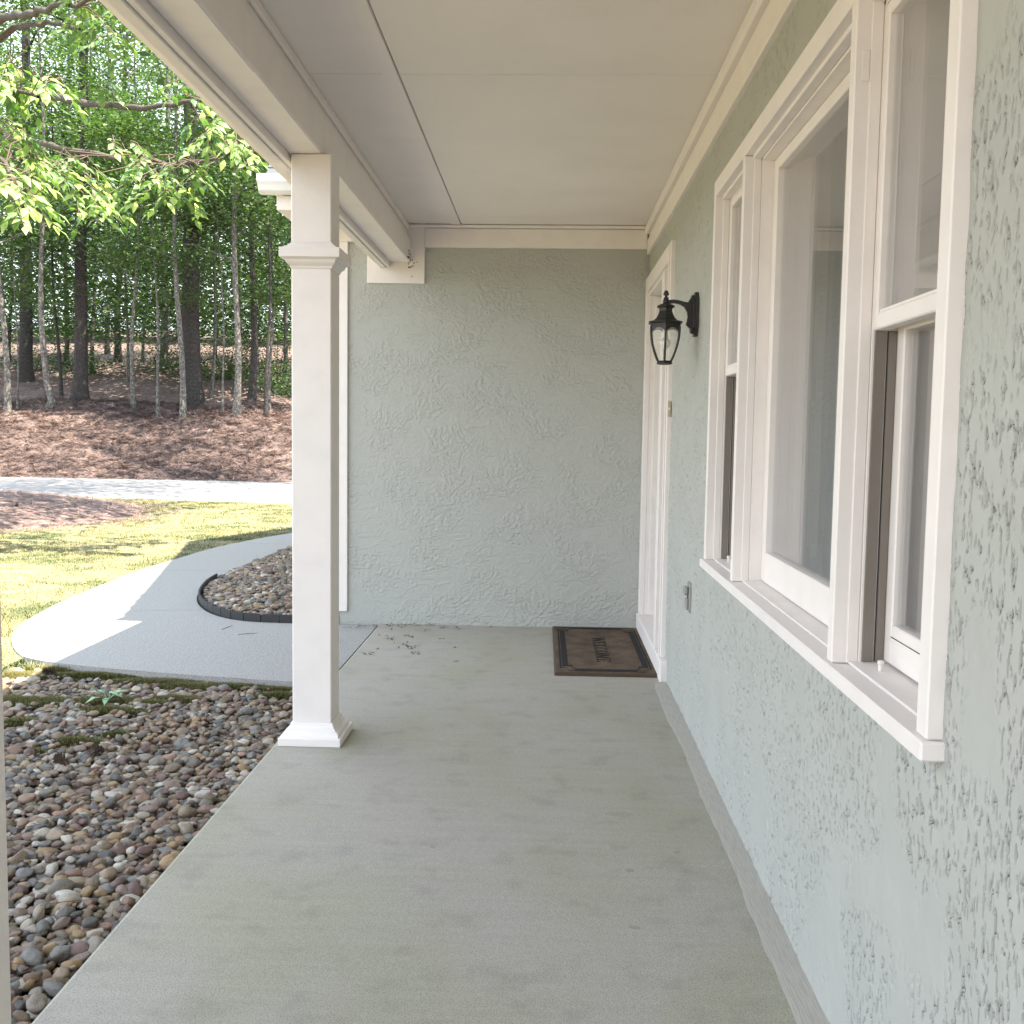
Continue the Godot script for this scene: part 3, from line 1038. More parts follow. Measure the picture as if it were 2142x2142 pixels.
# a board on the front wall given by depth range, height range and run
func wbox(parent: Node, called: String, x0: float, x1: float, y0: float, y1: float, z0: float, z1: float, mat: Material, bv := 0.003) -> void:
	part(called, bx(x0, x1, y0, y1, z0, z1, bv), mat, parent)

func windows() -> void:
	var T: Material = M.trim_paint
	var f := group_part("window_surround", house)
	var XF := 0.637
	# casings, mullions, head and sill shared by the three windows
	wbox(f, "casing", XF, XW + 0.02, 0.847, 2.334, -4.110, -4.079, T)
	wbox(f, "casing", XF, XW + 0.02, 0.847, 2.334, -1.729, -1.682, T)
	wbox(f, "mullion", XF, XW + 0.03, 0.847, 2.272, -3.514, -3.483, T)
	wbox(f, "mullion", XF, XW + 0.03, 0.847, 2.272, -2.287, -2.250, T)
	wbox(f, "head_casing", XF, XW + 0.02, 2.273, 2.334, -4.0785, -1.7295, T)
	wbox(f, "sill", XF - 0.012, XW + 0.03, 0.812, 0.846, -4.135, -1.672, T, 0.004)
	wbox(f, "sill_step", XW + 0.008, XW + 0.16, 0.8465, 0.853, -4.078, -1.73, T, 0.002)
	# jamb linings stepping inward
	for zz in [[-4.090, -4.075], [-3.517, -3.479], [-2.291, -2.246], [-1.733, -1.70]]:
		wbox(f, "jamb", 0.669, 0.694, 0.848, 2.3, zz[0], zz[1], T, 0.002)
		wbox(f, "jamb", 0.6945, 0.86, 0.848, 2.3, zz[0] - 0.004, zz[1] + 0.004, T, 0.001)
	wbox(f, "head_jamb", 0.665, 0.694, 2.262, 2.3, -4.074, -1.734, T, 0.002)
	wbox(f, "head_jamb", 0.6945, 0.86, 2.255, 2.3, -4.074, -1.734, T, 0.001)
	# middle picture window
	var w := group_part("window", house)
	w.set_meta("label", "large fixed middle pane of the triple window")
	var a := -3.475
	var c := -2.295
	wbox(w, "frame_stile", 0.734, 0.775, 0.855, 2.254, a, a + 0.052, T)
	wbox(w, "frame_stile", 0.734, 0.775, 0.855, 2.254, c - 0.052, c, T)
	wbox(w, "frame_rail", 0.734, 0.775, 0.855, 0.957, a + 0.0525, c - 0.0525, T)
	wbox(w, "frame_rail", 0.734, 0.775, 2.216, 2.254, a + 0.0525, c - 0.0525, T)
	wbox(w, "pane", 0.755, 0.759, 0.95, 2.222, a + 0.045, c - 0.045, M.window_glass, 0.0)
	# the two sashed windows
	for s in [[-2.246, -1.733], [-4.075, -3.517]]:
		var g := group_part("window", house)
		g.set_meta("label", "narrow double hung window nearest the viewer" if s[0] > -3.0 else "narrow double hung window nearest the door")
		var z0: float = s[0]
		var z1: float = s[1]
		# upper sash, outer track
		wbox(g, "sash_stile", 0.695, 0.728, 1.577, 2.254, z0 + 0.005, z0 + 0.030, T)
		wbox(g, "sash_stile", 0.695, 0.728, 1.577, 2.254, z1 - 0.030, z1 - 0.005, T)
		wbox(g, "sash_rail", 0.695, 0.728, 1.577, 1.612, z0 + 0.0305, z1 - 0.0305, T)
		wbox(g, "sash_rail", 0.695, 0.728, 2.226, 2.254, z0 + 0.0305, z1 - 0.0305, T)
		wbox(g, "glazing_bead", 0.7005, 0.706, 1.6125, 1.619, z0 + 0.0305, z1 - 0.0305, T, 0.001)
		wbox(g, "pane", 0.710, 0.714, 1.605, 2.232, z0 + 0.025, z1 - 0.025, M.window_glass, 0.0)
		# lower sash, inner track
		wbox(g, "sash_stile", 0.748, 0.782, 0.858, 1.61, z0 + 0.006, z0 + 0.048, T)
		wbox(g, "sash_stile", 0.748, 0.782, 0.858, 1.61, z1 - 0.048, z1 - 0.006, T)
		wbox(g, "sash_rail", 0.748, 0.782, 0.858, 0.945, z0 + 0.0485, z1 - 0.0485, T)
		wbox(g, "sash_rail", 0.748, 0.782, 1.575, 1.61, z0 + 0.0485, z1 - 0.0485, T)
		wbox(g, "glazing_bead", 0.7465, 0.752, 0.918, 0.920, z0 + 0.0485, z1 - 0.0485, M.dark_gap, 0.001)
		wbox(g, "pane", 0.758, 0.762, 0.94, 1.58, z0 + 0.043, z1 - 0.043, M.window_glass, 0.0)
		# vinyl track on the jamb beside the lower sash
		wbox(g, "track", 0.700, 0.724, 0.854, 1.576, z0 - 0.0005, z0 + 0.009, M.track_vinyl, 0.001)
		wbox(g, "track", 0.727, 0.729, 0.854, 1.576, z0 - 0.0005, z0 + 0.0065, M.dark_gap, 0.0)
		wbox(g, "track", 0.7295, 0.7475, 0.854, 1.576, z0 - 0.0005, z0 + 0.008, M.track_vinyl, 0.001)
		var b := MB.new()
		b.lathe(Vector3(0.715, 0.853, z0 + 0.09), [[0.005, 0.0], [0.005, 0.014], [0.007, 0.016], [0.007, 0.022], [0.0, 0.024]], 10, 0.0, true)
		part("sill_peg", b.done(), T, g)
	# sash-lock pocket on the second mullion
	part("pocket", bx(0.652, 0.668, 2.10, 2.165, -2.2505, -2.247, 0.002), M.trim_paint, f)
	# the room behind
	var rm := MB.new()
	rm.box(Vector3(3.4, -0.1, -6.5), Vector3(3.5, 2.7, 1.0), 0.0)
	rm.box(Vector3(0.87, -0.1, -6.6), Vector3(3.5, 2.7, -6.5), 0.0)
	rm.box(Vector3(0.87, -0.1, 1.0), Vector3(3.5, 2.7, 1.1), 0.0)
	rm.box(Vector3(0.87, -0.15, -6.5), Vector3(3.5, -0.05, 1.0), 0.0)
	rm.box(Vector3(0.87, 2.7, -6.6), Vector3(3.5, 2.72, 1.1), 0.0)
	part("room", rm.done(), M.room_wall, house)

func curtain(label: String, z0: float, z1: float, x: float, mat: Material, folds: float) -> void:
	var t := thing("curtain", label, "curtain", Vector3(x, 0.4, (z0 + z1) * 0.5), "curtains behind the triple window")
	var b := MB.new()
	var L := z1 - z0
	var nn := int(L / 0.008)
	for i in nn:
		var p := []
		for k in [i, i + 1]:
			var s := float(k) / nn
			var ph: float = s * folds * TAU
			p.append(Vector3(0.028 * sin(ph) + 0.010 * sin(ph * 2.3 + 1.0), 0, -L * 0.5 + L * s + 0.006 * sin(ph * 1.7)))
		var up := Vector3(0, 1.95, 0)
		b.quad(p[0], p[1], p[1] + up, p[0] + up)
		var th := Vector3(0.003, 0, 0)
		b.quad(p[0] + th, p[0] + th + up, p[1] + th + up, p[1] + th)
	part("cloth", b.done(), mat, t)
	var r := MB.new()
	r.tube([Vector3(0, 1.97, -L * 0.5 - 0.1), Vector3(0, 1.97, L * 0.5 + 0.1)], [0.012, 0.012], 8)
	part("rod", r.done(), M.track_vinyl, t)

func door() -> void:
	var g := group_part("door", house)
	g.set_meta("label", "white front door set deep in its cased opening")
	var T: Material = M.trim_paint
	# threshold step
	wbox(g, "threshold", 0.628, 0.86, 0.0, 0.117, -6.955, -5.455, T, 0.005)
	# casing
	wbox(g, "casing", 0.640, XW + 0.01, 0.1175, 2.378, -5.645, -5.548, T)
	wbox(g, "casing_bead", 0.632, 0.6395, 0.1175, 2.36, -5.60, -5.585, T, 0.002)
	wbox(g, "casing", 0.640, XW + 0.01, 0.1175, 2.378, -6.965, -6.885, T)
	wbox(g, "casing", 0.640, XW + 0.01, 2.285, 2.378, -6.884, -5.646, T)
	# jambs, with the stop that stands proud on the near side
	wbox(g, "jamb", 0.634, 0.84, 0.1175, 2.26, -5.90, -5.80, T)
	wbox(g, "jamb", 0.6755, 0.84, 0.1175, 2.26, -6.95, -6.886, T)
	wbox(g, "jamb_stop", 0.700, 0.84, 0.1175, 2.25, -6.885, -6.872, T)
	wbox(g, "head_jamb", 0.655, 0.84, 2.2605, 2.284, -6.95, -5.646, T)
	wbox(g, "sidelight_panel", 0.72, 0.75, 0.1175, 2.26, -5.80, -5.57, T)
	wbox(g, "door_leaf", 0.790, 0.835, 0.125, 2.255, -6.865, -5.905, M.door_paint, 0.004)
	wbox(g, "gap", 0.760, 0.789, 0.125, 2.255, -6.8715, -6.862, M.dark_gap, 0.0)
	var knob := MB.new()
	knob.lathe(Vector3(0.765, 1.05, -5.99), [[0.0, -0.028], [0.02, -0.02], [0.028, 0.0], [0.02, 0.02], [0.0, 0.028]], 12, 0.0, true)
	part("knob", knob.done(), M.lantern_metal, g)
	var db := thing("doorbell", "small beige doorbell plate on the white door casing", "doorbell", Vector3(0.646, 1.44, -5.546))
	part("plate", bx(-0.003, 0.016, 0.0, 0.085, 0.0, 0.008, 0.002), M.beige_plastic, db)
	part("button", bx(0.002, 0.011, 0.034, 0.05, 0.008, 0.012, 0.001), M.trim_paint, db)

# ------------------------------------------------------------------ porch floor and small things
func floor_and_mat() -> void:
	var b := MB.new()
	# top face carries two uv sets: fine grain and slab-wide stains
	var x0 := -1.15
	var x1 := XW + 0.02
	var z0 := ZB - 0.01
	var z1 := 1.2
	b.quad(Vector3(x0 + 0.012, 0, z0), Vector3(x1, 0, z0), Vector3(x1, 0, z1), Vector3(x0 + 0.012, 0, z1), Vector3.UP)
	b.quad(Vector3(x0 + 0.012, 0, z0), Vector3(x0 + 0.012, 0, z1), Vector3(x0 + 0.003, -0.004, z1), Vector3(x0 + 0.003, -0.004, z0), Vector3(-0.5, 0.85, 0))
	b.quad(Vector3(x0 + 0.003, -0.004, z0), Vector3(x0 + 0.003, -0.004, z1), Vector3(x0, -0.014, z1), Vector3(x0, -0.014, z0), Vector3(-0.93, 0.35, 0))
	b.quad(Vector3(x0, -0.014, z0), Vector3(x0, -0.014, z1), Vector3(x0, -0.2, z1), Vector3(x0, -0.2, z0), Vector3(-1, 0, 0))
	b.quad(Vector3(x0, 0, z1), Vector3(x1, 0, z1), Vector3(x1, -0.2, z1), Vector3(x0, -0.2, z1), Vector3(0, 0, 1))
	var a := []
	a.resize(Mesh.ARRAY_MAX)
	var uv2 := PackedVector2Array()
	for i in b.v.size():
		var p := b.v[i]
		b.u[i] = Vector2(p.x, p.z + p.y) / 1.35
		uv2.append(Vector2((p.x + 1.15) / 1.835, (p.z + 7.0) / 8.2))
	a[Mesh.ARRAY_VERTEX] = b.v
	a[Mesh.ARRAY_NORMAL] = b.n
	a[Mesh.ARRAY_TEX_UV] = b.u
	a[Mesh.ARRAY_TEX_UV2] = uv2
	a[Mesh.ARRAY_INDEX] = b.ix
	var m := ArrayMesh.new()
	m.add_surface_from_arrays(Mesh.PRIMITIVE_TRIANGLES, a)
	var fl := setting("porch_floor", m, M.porch_concrete, "broom finished concrete porch slab")
	# trowelled strip along the foot of the front wall, a little uneven
	var s := MB.new()
	var r := noise(401, 1.0, 3)
	var prev := []
	var z := -5.44
	while z < 1.2:
		var wd := 0.058 + 0.012 * r.get_noise_2d(z * 1.3, 0.0) + 0.006 * r.get_noise_2d(z * 9.0, 3.0)
		var row := [Vector3(XW + 0.012, 0.012, z), Vector3(XW - wd * 0.5, 0.006, z), Vector3(XW - wd, 0.0025, z), Vector3(XW - wd - 0.012, 0.0004, z)]
		if prev.size():
			for k in 3:
				s.quad(prev[k], row[k], row[k + 1], prev[k + 1], Vector3(-0.1 if k < 2 else -0.18, 1, 0).normalized())
		prev = row
		z += 0.05
	part("trowelled_strip", s.done(), M.strip_concrete, fl)
	# rust and gum marks
	for q in [[0.441, -3.212, 0.013, 0.007], [0.276, -3.064, 0.016, 0.008], [0.26, -2.70, 0.02, 0.006], [-0.35, -3.2, 0.012, 0.007]]:
		var k := MB.new()
		var pts := PackedVector2Array()
		for i in 14:
			var t := TAU * i / 14.0
			var f := 0.85 + 0.12 * sin(i * 0.9 + q[0] * 20.0) + 0.07 * sin(i * 2.3)
			pts.append(Vector2(q[0] + cos(t) * q[2] * f, q[1] + sin(t) * q[3] * 1.6 * f))
		k.slab(pts, 0.0002, 0.0007)
		part("stain_mark", k.done(), M.mark, fl)
	doormat()
	debris()

func doormat() -> void:
	var t := thing("doormat", "brown coir doormat with black border lettered WELCOME before the door", "doormat", Vector3(0.3485, 0.0, -6.245))
	t.rotation.y = 0.004
	var W := 0.585
	var L := 1.355
	# pile with softened edges
	var b := MB.new()
	var e := 0.012
	var hw := W * 0.5
	var hl := L * 0.5
	b.quad(Vector3(-hw + e, 0.019, -hl + e), Vector3(hw - e, 0.019, -hl + e), Vector3(hw - e, 0.019, hl - e), Vector3(-hw + e, 0.019, hl - e), Vector3.UP)
	for i in b.v.size():
		b.u[i] = Vector2(b.v[i].x / W + 0.5, b.v[i].z / L + 0.5)
	part("pile", b.done(), M.mat_coir, t)
	var s := MB.new()
	var ring := [[hw - e, hl - e, 0.019], [hw - 0.003, hl - 0.003, 0.015], [hw, hl, 0.006], [hw - 0.002, hl - 0.002, 0.0]]
	for i in 3:
		var o: Array = ring[i]
		var p: Array = ring[i + 1]
		var cs := [[-1, -1], [1, -1], [1, 1], [-1, 1]]
		for k in 4:
			var c0: Array = cs[k]
			var c1: Array = cs[(k + 1) % 4]
			var nn := Vector3(c0[0] + c1[0], 0, c0[1] + c1[1]).normalized()
			nn = (nn + Vector3.UP * (1.2 - 0.6 * i)).normalized()
			s.quad(Vector3(c0[0] * o[0], o[2], c0[1] * o[1]), Vector3(c1[0] * o[0], o[2], c1[1] * o[1]), Vector3(c1[0] * p[0], p[2], c1[1] * p[1]), Vector3(c0[0] * p[0], p[2], c0[1] * p[1]), nn)
	part("edge", s.done(), M.mat_edge, t)
	# printed border: a wide and a thin line with notched corners
	var y := 0.0195
	var pr := MB.new()
	var lines := [[0.064, 0.032, 0.09], [0.037, 0.010, 0.07]]
	for ln in lines:
		var ins: float = ln[0]
		var wd: float = ln[1]
		var ax := hw - ins
		var az := hl - ins * 1.25
		var nt: float = ln[2]
		for sg in [-1.0, 1.0]:
			pr.box(Vector3(sg * ax - wd * 0.5, y, -az + nt), Vector3(sg * ax + wd * 0.5, y + 0.0012, az - nt), 0.0)
			pr.box(Vector3(-ax + nt * 0.6, y, sg * az - wd * 0.5), Vector3(ax - nt * 0.6, y + 0.0012, sg * az + wd * 0.5), 0.0)
			for sx in [-1.0, 1.0]:
				pr.box(Vector3(minf(sx * ax, sx * (ax - nt * 0.3)) - wd * 0.4, y + 0.0001, sg * (az - nt) - wd * 0.35), Vector3(maxf(sx * ax, sx * (ax - nt * 0.3)) + wd * 0.4, y + 0.0013, sg * (az - nt) + wd * 0.35), 0.0)
				pr.quad(Vector3(sx * (ax - nt * 0.3), y + 0.0014, sg * (az - nt) - wd * 0.4), Vector3(sx * (ax - nt * 0.3), y + 0.0014, sg * (az - nt) + wd * 0.4), Vector3(sx * (ax - nt * 0.65), y + 0.0014, sg * az + wd * 0.4), Vector3(sx * (ax - nt * 0.65), y + 0.0014, sg * az - wd * 0.4), Vector3.UP)
	part("border_print", pr.done(), M.mat_print, t)
	var tm := TextMesh.new()
	var sf := SystemFont.new()
	sf.font_names = PackedStringArray(["Droid Serif"])
	tm.font = sf
	tm.text = "WELCOME"
	tm.font_size = 32
	tm.pixel_size = 0.005
	tm.depth = 0.0015
	tm.curve_step = 1.0
	var l := part("lettering", tm, M.mat_print, t)
	# letters read when facing the door: tops towards the door (+x), running towards the viewer (+z)
	var ab := tm.get_aabb()
	var kx := 0.70 / ab.size.x
	var ky := 0.083 / ab.size.y
	l.transform = Transform3D(Basis(Vector3(0, 0, kx), Vector3(ky, 0, 0), Vector3(0, 1, 0)), Vector3(-0.003, 0.0206, 0.045))

func debris() -> void:
	var spots := [[-1.34, -6.77], [-1.18, -6.86], [-1.24, -6.83], [-1.06, -6.9], [-0.99, -6.83], [-0.95, -6.93], [-0.87, -6.92], [-0.81, -6.94], [-0.7, -6.85], [-0.64, -6.88], [-1.0, -6.44], [-1.07, -6.52], [-0.9, -6.56], [-0.92, -6.3], [-0.81, -6.23], [-1.05, -5.99], [-0.76, -6.04], [-0.78, -6.75], [-0.84, -6.19], [-0.67, -6.51], [-0.52, -5.86], [-0.57, -6.24], [-1.02, -6.14], [-1.29, -6.34], [-0.36, -6.94], [-0.58, -6.85], [-1.03, -6.76], [-0.87, -6.54]]
	for k in spots.size():
		var big := k < 19
		var t := thing("dry_leaf", "tiny dark dry leaf crumb lying on the slab by the wing wall", "leaf", Vector3(spots[k][0], 0.0015, spots[k][1]), "leaf crumbs on the porch slab")
		var b := MB.new()
		var n := rng.randi_range(4, 9) if big else 2
		for i in n:
			var d := Vector3(rng.randfn(), rng.randf_range(0.1, 0.6), rng.randfn()).normalized()
			var s := d.cross(Vector3.UP).normalized()
			var p := Vector3(rng.randfn() * 0.025, 0.002 + rng.randf() * 0.004, rng.randfn() * 0.016) if big else Vector3.ZERO
			b.leaf(p, d, s, rng.randf_range(0.015, 0.032), rng.randf_range(0.006, 0.013), 0.3)
		part("crumb", b.done(), M.dry_leaf, t)
	# twigs on the walkway
	for q in [[-1.95, -6.55, 0.5, 0.13], [-2.15, -6.75, 1.4, 0.16]]:
		var t := thing("twig", "thin brown pine needle lying on the walkway" + (" nearer the porch" if q[2] < 1.0 else " nearer the rock island"), "twig", Vector3(q[0], -0.004, q[1]))
		t.rotation.y = q[2]
		var b := MB.new()
		b.tube([Vector3(-q[3] * 0.5, 0, 0), Vector3(0, 0.003, 0.006), Vector3(q[3] * 0.5, 0, 0)], [0.0015, 0.002, 0.001], 5)
		part("stem", b.done(), M.twig, t)

func lantern() -> void:
	var t := thing("wall_lantern", "black six sided wall lantern with glass panes on curved arm by the door", "wall lamp", Vector3(XW, 1.80, -4.67))
	var I: Material = M.lantern_metal
	# backplate: stretched octagon, two steps
	for st in [[0.0, 0.016, 0.052, 0.097], [0.016, 0.030, 0.040, 0.084]]:
		var b := MB.new()
		var w: float = st[2]
		var h: float = st[3]
		var poly := PackedVector2Array([Vector2(-w, -h + w * 0.6), Vector2(-w * 0.5, -h), Vector2(w * 0.5, -h), Vector2(w, -h + w * 0.6), Vector2(w, h - w * 0.6), Vector2(w * 0.5, h), Vector2(-w * 0.5, h), Vector2(-w, h - w * 0.6)])
		b.plate(poly, st[0], st[1])
		var o := part("backplate", b.done(), I, t)
		o.transform = Transform3D(Basis(Vector3(0, 0, 1), Vector3.UP, Vector3(-1, 0, 0)), Vector3(0, 0.085, 0))
	# arm: a flat bracket with a concave underside, profile in x-y
	var ax := -0.143
	var A := PackedVector2Array()
	var top := [[-0.135, 0.148], [-0.11, 0.151], [-0.085, 0.148], [-0.06, 0.141], [-0.045, 0.139], [-0.038, 0.15], [-0.030, 0.162]]
	for p in top:
		A.append(Vector2(p[0], p[1]))
	for p in [[-0.028, 0.02], [-0.040, 0.028], [-0.052, 0.040], [-0.048, 0.052], [-0.044, 0.075], [-0.048, 0.098], [-0.060, 0.118], [-0.08, 0.130], [-0.105, 0.135], [-0.135, 0.133]]:
		A.append(Vector2(p[0], p[1]))
	var b := MB.new()
	b.plate(A, -0.009, 0.009)
	part("arm", b.done(), I, t)
	# body on the lantern axis
	var o := Vector3(ax, -0.141, 0)
	var rot := deg_to_rad(35.0)
	b = MB.new()
	b.lathe(o, [[0.0, 0.334], [0.007, 0.330], [0.0125, 0.320], [0.013, 0.312], [0.006, 0.309], [0.006, 0.304], [0.0105, 0.300], [0.012, 0.292], [0.015, 0.285], [0.0145, 0.278], [0.010, 0.274]].map(func(p): return [p[0], p[1]]), 14, 0.0, true)
	part("finial", b.done(), I, t)
	b = MB.new()
	b.lathe(o, [[0.012, 0.276], [0.028, 0.270], [0.044, 0.262], [0.045, 0.258], [0.034, 0.254], [0.033, 0.240], [0.038, 0.225], [0.048, 0.208], [0.060, 0.198], [0.086, 0.191], [0.087, 0.186], [0.076, 0.182], [0.074, 0.170], [0.0, 0.170]], 6, rot)
	part("roof_cap", b.done(), I, t)
	b = MB.new()
	b.lathe(o, [[0.0, 0.018], [0.034, 0.018], [0.036, 0.012], [0.040, 0.008], [0.040, 0.004], [0.02, 0.0], [0.0, 0.0]], 6, rot)
	part("base_ring", b.done(), I, t)
	# ribs and panes follow a bellied profile
	var prof := [[0.0735, 0.172], [0.0735, 0.150], [0.0705, 0.120], [0.064, 0.09], [0.054, 0.06], [0.043, 0.034], [0.034, 0.017]]
	for k in 6:
		var a := rot + TAU * k / 6.0
		var pts := []
		var rad := []
		for p in prof:
			pts.append(o + Vector3(cos(a) * p[0], p[1], sin(a) * p[0]))
			rad.append(0.0052)
		b = MB.new()
		b.tube(pts, rad, 6, false)
		part("rib", b.done(), I, t)
		var a1 := rot + TAU * (k + 1) / 6.0
		b = MB.new()
		for i in prof.size() - 1:
			var p: Array = prof[i]
			var q: Array = prof[i + 1]
			var f := 0.97
			b.quad(o + Vector3(cos(a) * p[0] * f, p[1], sin(a) * p[0] * f), o + Vector3(cos(a1) * p[0] * f, p[1], sin(a1) * p[0] * f), o + Vector3(cos(a1) * q[0] * f, q[1], sin(a1) * q[0] * f), o + Vector3(cos(a) * q[0] * f, q[1], sin(a) * q[0] * f), Vector3(cos((a + a1) * 0.5), -0.2, sin((a + a1) * 0.5)).normalized())
		part("pane", b.done(), M.lantern_glass, t)
		# arched metal top of each pane
		b = MB.new()
		var c0 := o + Vector3(cos(a) * 0.0735, 0.171, sin(a) * 0.0735)
		var c1 := o + Vector3(cos(a1) * 0.0735, 0.171, sin(a1) * 0.0735)
		var nn := Vector3(cos((a + a1) * 0.5), 0, sin((a + a1) * 0.5))
		for i in 8:
			var s0 := i / 8.0
			var s1 := (i + 1) / 8.0
			var h0 := 0.008 + 0.024 * pow(absf(s0 * 2.0 - 1.0), 2.5)
			var h1 := 0.008 + 0.024 * pow(absf(s1 * 2.0 - 1.0), 2.5)
			b.quad(c0.lerp(c1, s0), c0.lerp(c1, s1), c0.lerp(c1, s1) - Vector3(0, h1, 0), c0.lerp(c1, s0) - Vector3(0, h0, 0), nn)
		part("pane_arch", b.done(), I, t)
	b = MB.new()
	b.lathe(o, [[0.0, 0.070], [0.016, 0.076], [0.024, 0.092], [0.024, 0.104], [0.014, 0.122], [0.012, 0.15], [0.012, 0.168]], 14, 0.0, true)
	part("bulb", b.done(), M.bulb_glass, t)

func outlet() -> void:
	var t := thing("outlet_cover", "grey weatherproof outlet cover on the stucco below the windows", "outlet", Vector3(XW, 0.535, -4.65))
	var O: Material = M.outlet_plastic
	part("plate", bx(-0.010, 0.004, 0.0, 0.135, -0.040, 0.040, 0.003), O, t)
	part("flip_lid", bx(-0.022, -0.0105, 0.012, 0.062, -0.028, 0.028, 0.004), O, t)
	part("flip_lid", bx(-0.034, -0.0105, 0.078, 0.118, -0.024, 0.024, 0.008), O, t)
	part("plug_hole", bx(-0.0125, -0.0102, 0.064, 0.076, -0.012, 0.012, 0.0), M.dark_gap, t)

# ------------------------------------------------------------------ lawn life
func garden_bits() -> void:
	# grass tufts over the lawn that shows
	var tm := tuft_mesh(9, 7, 0.032, 0.003, 0.025)
	var xf := []
	var cs := []
	var nz := noise(57, 0.35, 3)
	var n2 := noise(58, 1.1, 2)
	var tries := 0
	while xf.size() < 55000 and tries < 300000:
		tries += 1
		var z := -5.3 - 14.5 * pow(rng.randf(), 1.25)
		var x := rng.randf_range(z * 0.62 - 0.6, -1.5)
		var q := Vector2(x, z)
		if x > -3.0 and z > -5.6 or z < -20.0:
			continue
		if Geometry2D.is_point_in_polygon(q, path_poly) or Geometry2D.is_point_in_polygon(q, bed_far):
			continue
		if z < -18.4 - clampf((-x - 4.0) * 0.25, 0.0, 3.0):
			continue
		var g := nz.get_noise_2d(x, z)
		if g < -0.1 and rng.randf() < 0.6:
			continue
		var sc := rng.randf_range(0.4, 1.1) * (1.0 + clampf(-z - 8.0, 0, 10) * 0.05)
		xf.append(Transform3D(Basis(Vector3.UP, rng.randf() * TAU).scaled(Vector3(sc, sc * 0.8, sc)), Vector3(x, gy(z) + 0.076, z)))
		var t := clampf(n2.get_noise_2d(x, z) * 1.2 + 0.5 + rng.randfn() * 0.2, 0, 1)
		cs.append(Color(0.085, 0.115, 0.05).lerp(Color(0.29, 0.26, 0.14), t))
	var gr := multi("grass", tm, M.grass_blade, xf, cs, self)
	gr.set_meta("kind", "stuff")
	gr.set_meta("label", "thin yellow green grass growing over the mossy lawn")
	gr.set_meta("category", "grass")
	# mulch ring of pine straw round the tree at the left
	var mr := func(x, z): return gy(z) + 0.03 + 0.42 * clampf(1.0 - pow((x + 9.6) / 3.4, 2) - pow((z + 15.2) / 3.6, 2), 0.0, 1.0) * 0.9 + 0.02
	setting("straw_mound", sheet(lin(-13.2, -6.0, 40), lin(-19.0, -11.4, 40), mr, func(x, z): return pow((x + 9.6) / 3.4, 2) + pow((z + 15.2) / 3.6, 2) > 1.0), M.pine_straw_ground, "low mound of pine straw on the lawn at the left")
	# loose straw: bundles of needles on bank and mound
	var nb := MB.new()
	var r := RandomNumberGenerator.new()
	r.seed = 31
	for k in 9:
		var a := r.randf() * PI
		var d := Vector3(cos(a), r.randfn() * 0.15, sin(a)) * r.randf_range(0.05, 0.12)
		var p := Vector3(r.randfn() * 0.07, 0.01 + r.randf() * 0.03, r.randfn() * 0.07)
		var s := Vector3(-d.z, 0, d.x).normalized() * 0.004
		nb.quad(p - d - s, p + d - s * 0.6, p + d + s * 0.6, p - d + s, Vector3.UP)
	var bm := nb.done()
	xf = []
	cs = []
	for k in 12000:
		var z := rng.randf_range(-36.0, -26.9)
		var x := rng.randf_range(-21.0, -5.5)
		var s := rng.randf_range(0.8, 1.9)
		xf.append(Transform3D(Basis(Vector3.UP, rng.randf() * TAU).scaled(Vector3.ONE * s) * Basis(Vector3.RIGHT, rng.randfn() * 0.25), Vector3(x, gh(x, z) + 0.005, z)))
		cs.append(Color(0.10, 0.065, 0.055).lerp(Color(0.34, 0.245, 0.215), pow(rng.randf(), 1.3)))
	for k in 2600:
		var a := rng.randf() * TAU
		var rr := sqrt(rng.randf()) * 1.12
		var x := -9.6 + cos(a) * rr * 3.4
		var z := -15.2 + sin(a) * rr * 3.6
		xf.append(Transform3D(Basis(Vector3.UP, rng.randf() * TAU).scaled(Vector3.ONE * rng.randf_range(0.5, 1.0)), Vector3(x, maxf(mr.call(x, z), gy(z) + 0.078) + 0.005, z)))
		cs.append(Color(0.13, 0.08, 0.07).lerp(Color(0.38, 0.27, 0.235), rng.randf()))
	var ps := multi("pine_straw", bm, M.needle, xf, cs, self)
	ps.set_meta("kind", "stuff")
	ps.set_meta("label", "loose brown pine straw over the bank below the trees")
	ps.set_meta("category", "pine straw")
	# pine cones
	var cones := [[-2.7, -0.02, -5.46, "on the rocks by the lawn end of the moss"], [-1.87, -0.03, -4.18, "among the rocks in front of the column"], [-1.93, -0.03, -3.99, "among the rocks nearest the viewer"], [-7.5, 0.2, -14.07, "lying on the straw mound"], [-6.24, -0.06, -11.49, "on the lawn below the straw mound"], [-5.33, -0.06, -10.23, "on open lawn nearest the walkway"]]
	for c in cones:
		var t := thing("pine_cone", "dark open pine cone " + c[3], "pine cone", Vector3(c[0], c[1], c[2]), "fallen pine cones")
		t.rotation = Vector3(1.3, rng.randf() * TAU, 0)
		var b := MB.new()
		for i in 46:
			var h := i / 46.0
			var a := i * 2.39996
			var rad := 0.026 * sin(PI * (0.12 + 0.8 * h)) + 0.004
			var d := Vector3(cos(a), 0.55, sin(a)).normalized()
			b.leaf(Vector3(0, h * 0.07, 0), d, Vector3(-sin(a), 0, cos(a)), rad * 1.3, 0.015, -0.1)
		part("scales", b.done(), M.cone_brown, t)
	# broad leaved weed in the rocks
	var wd := thing("weed", "small broad leaved green weed growing on moss among the rocks", "weed", Vector3(-2.19, -0.03, -4.96))
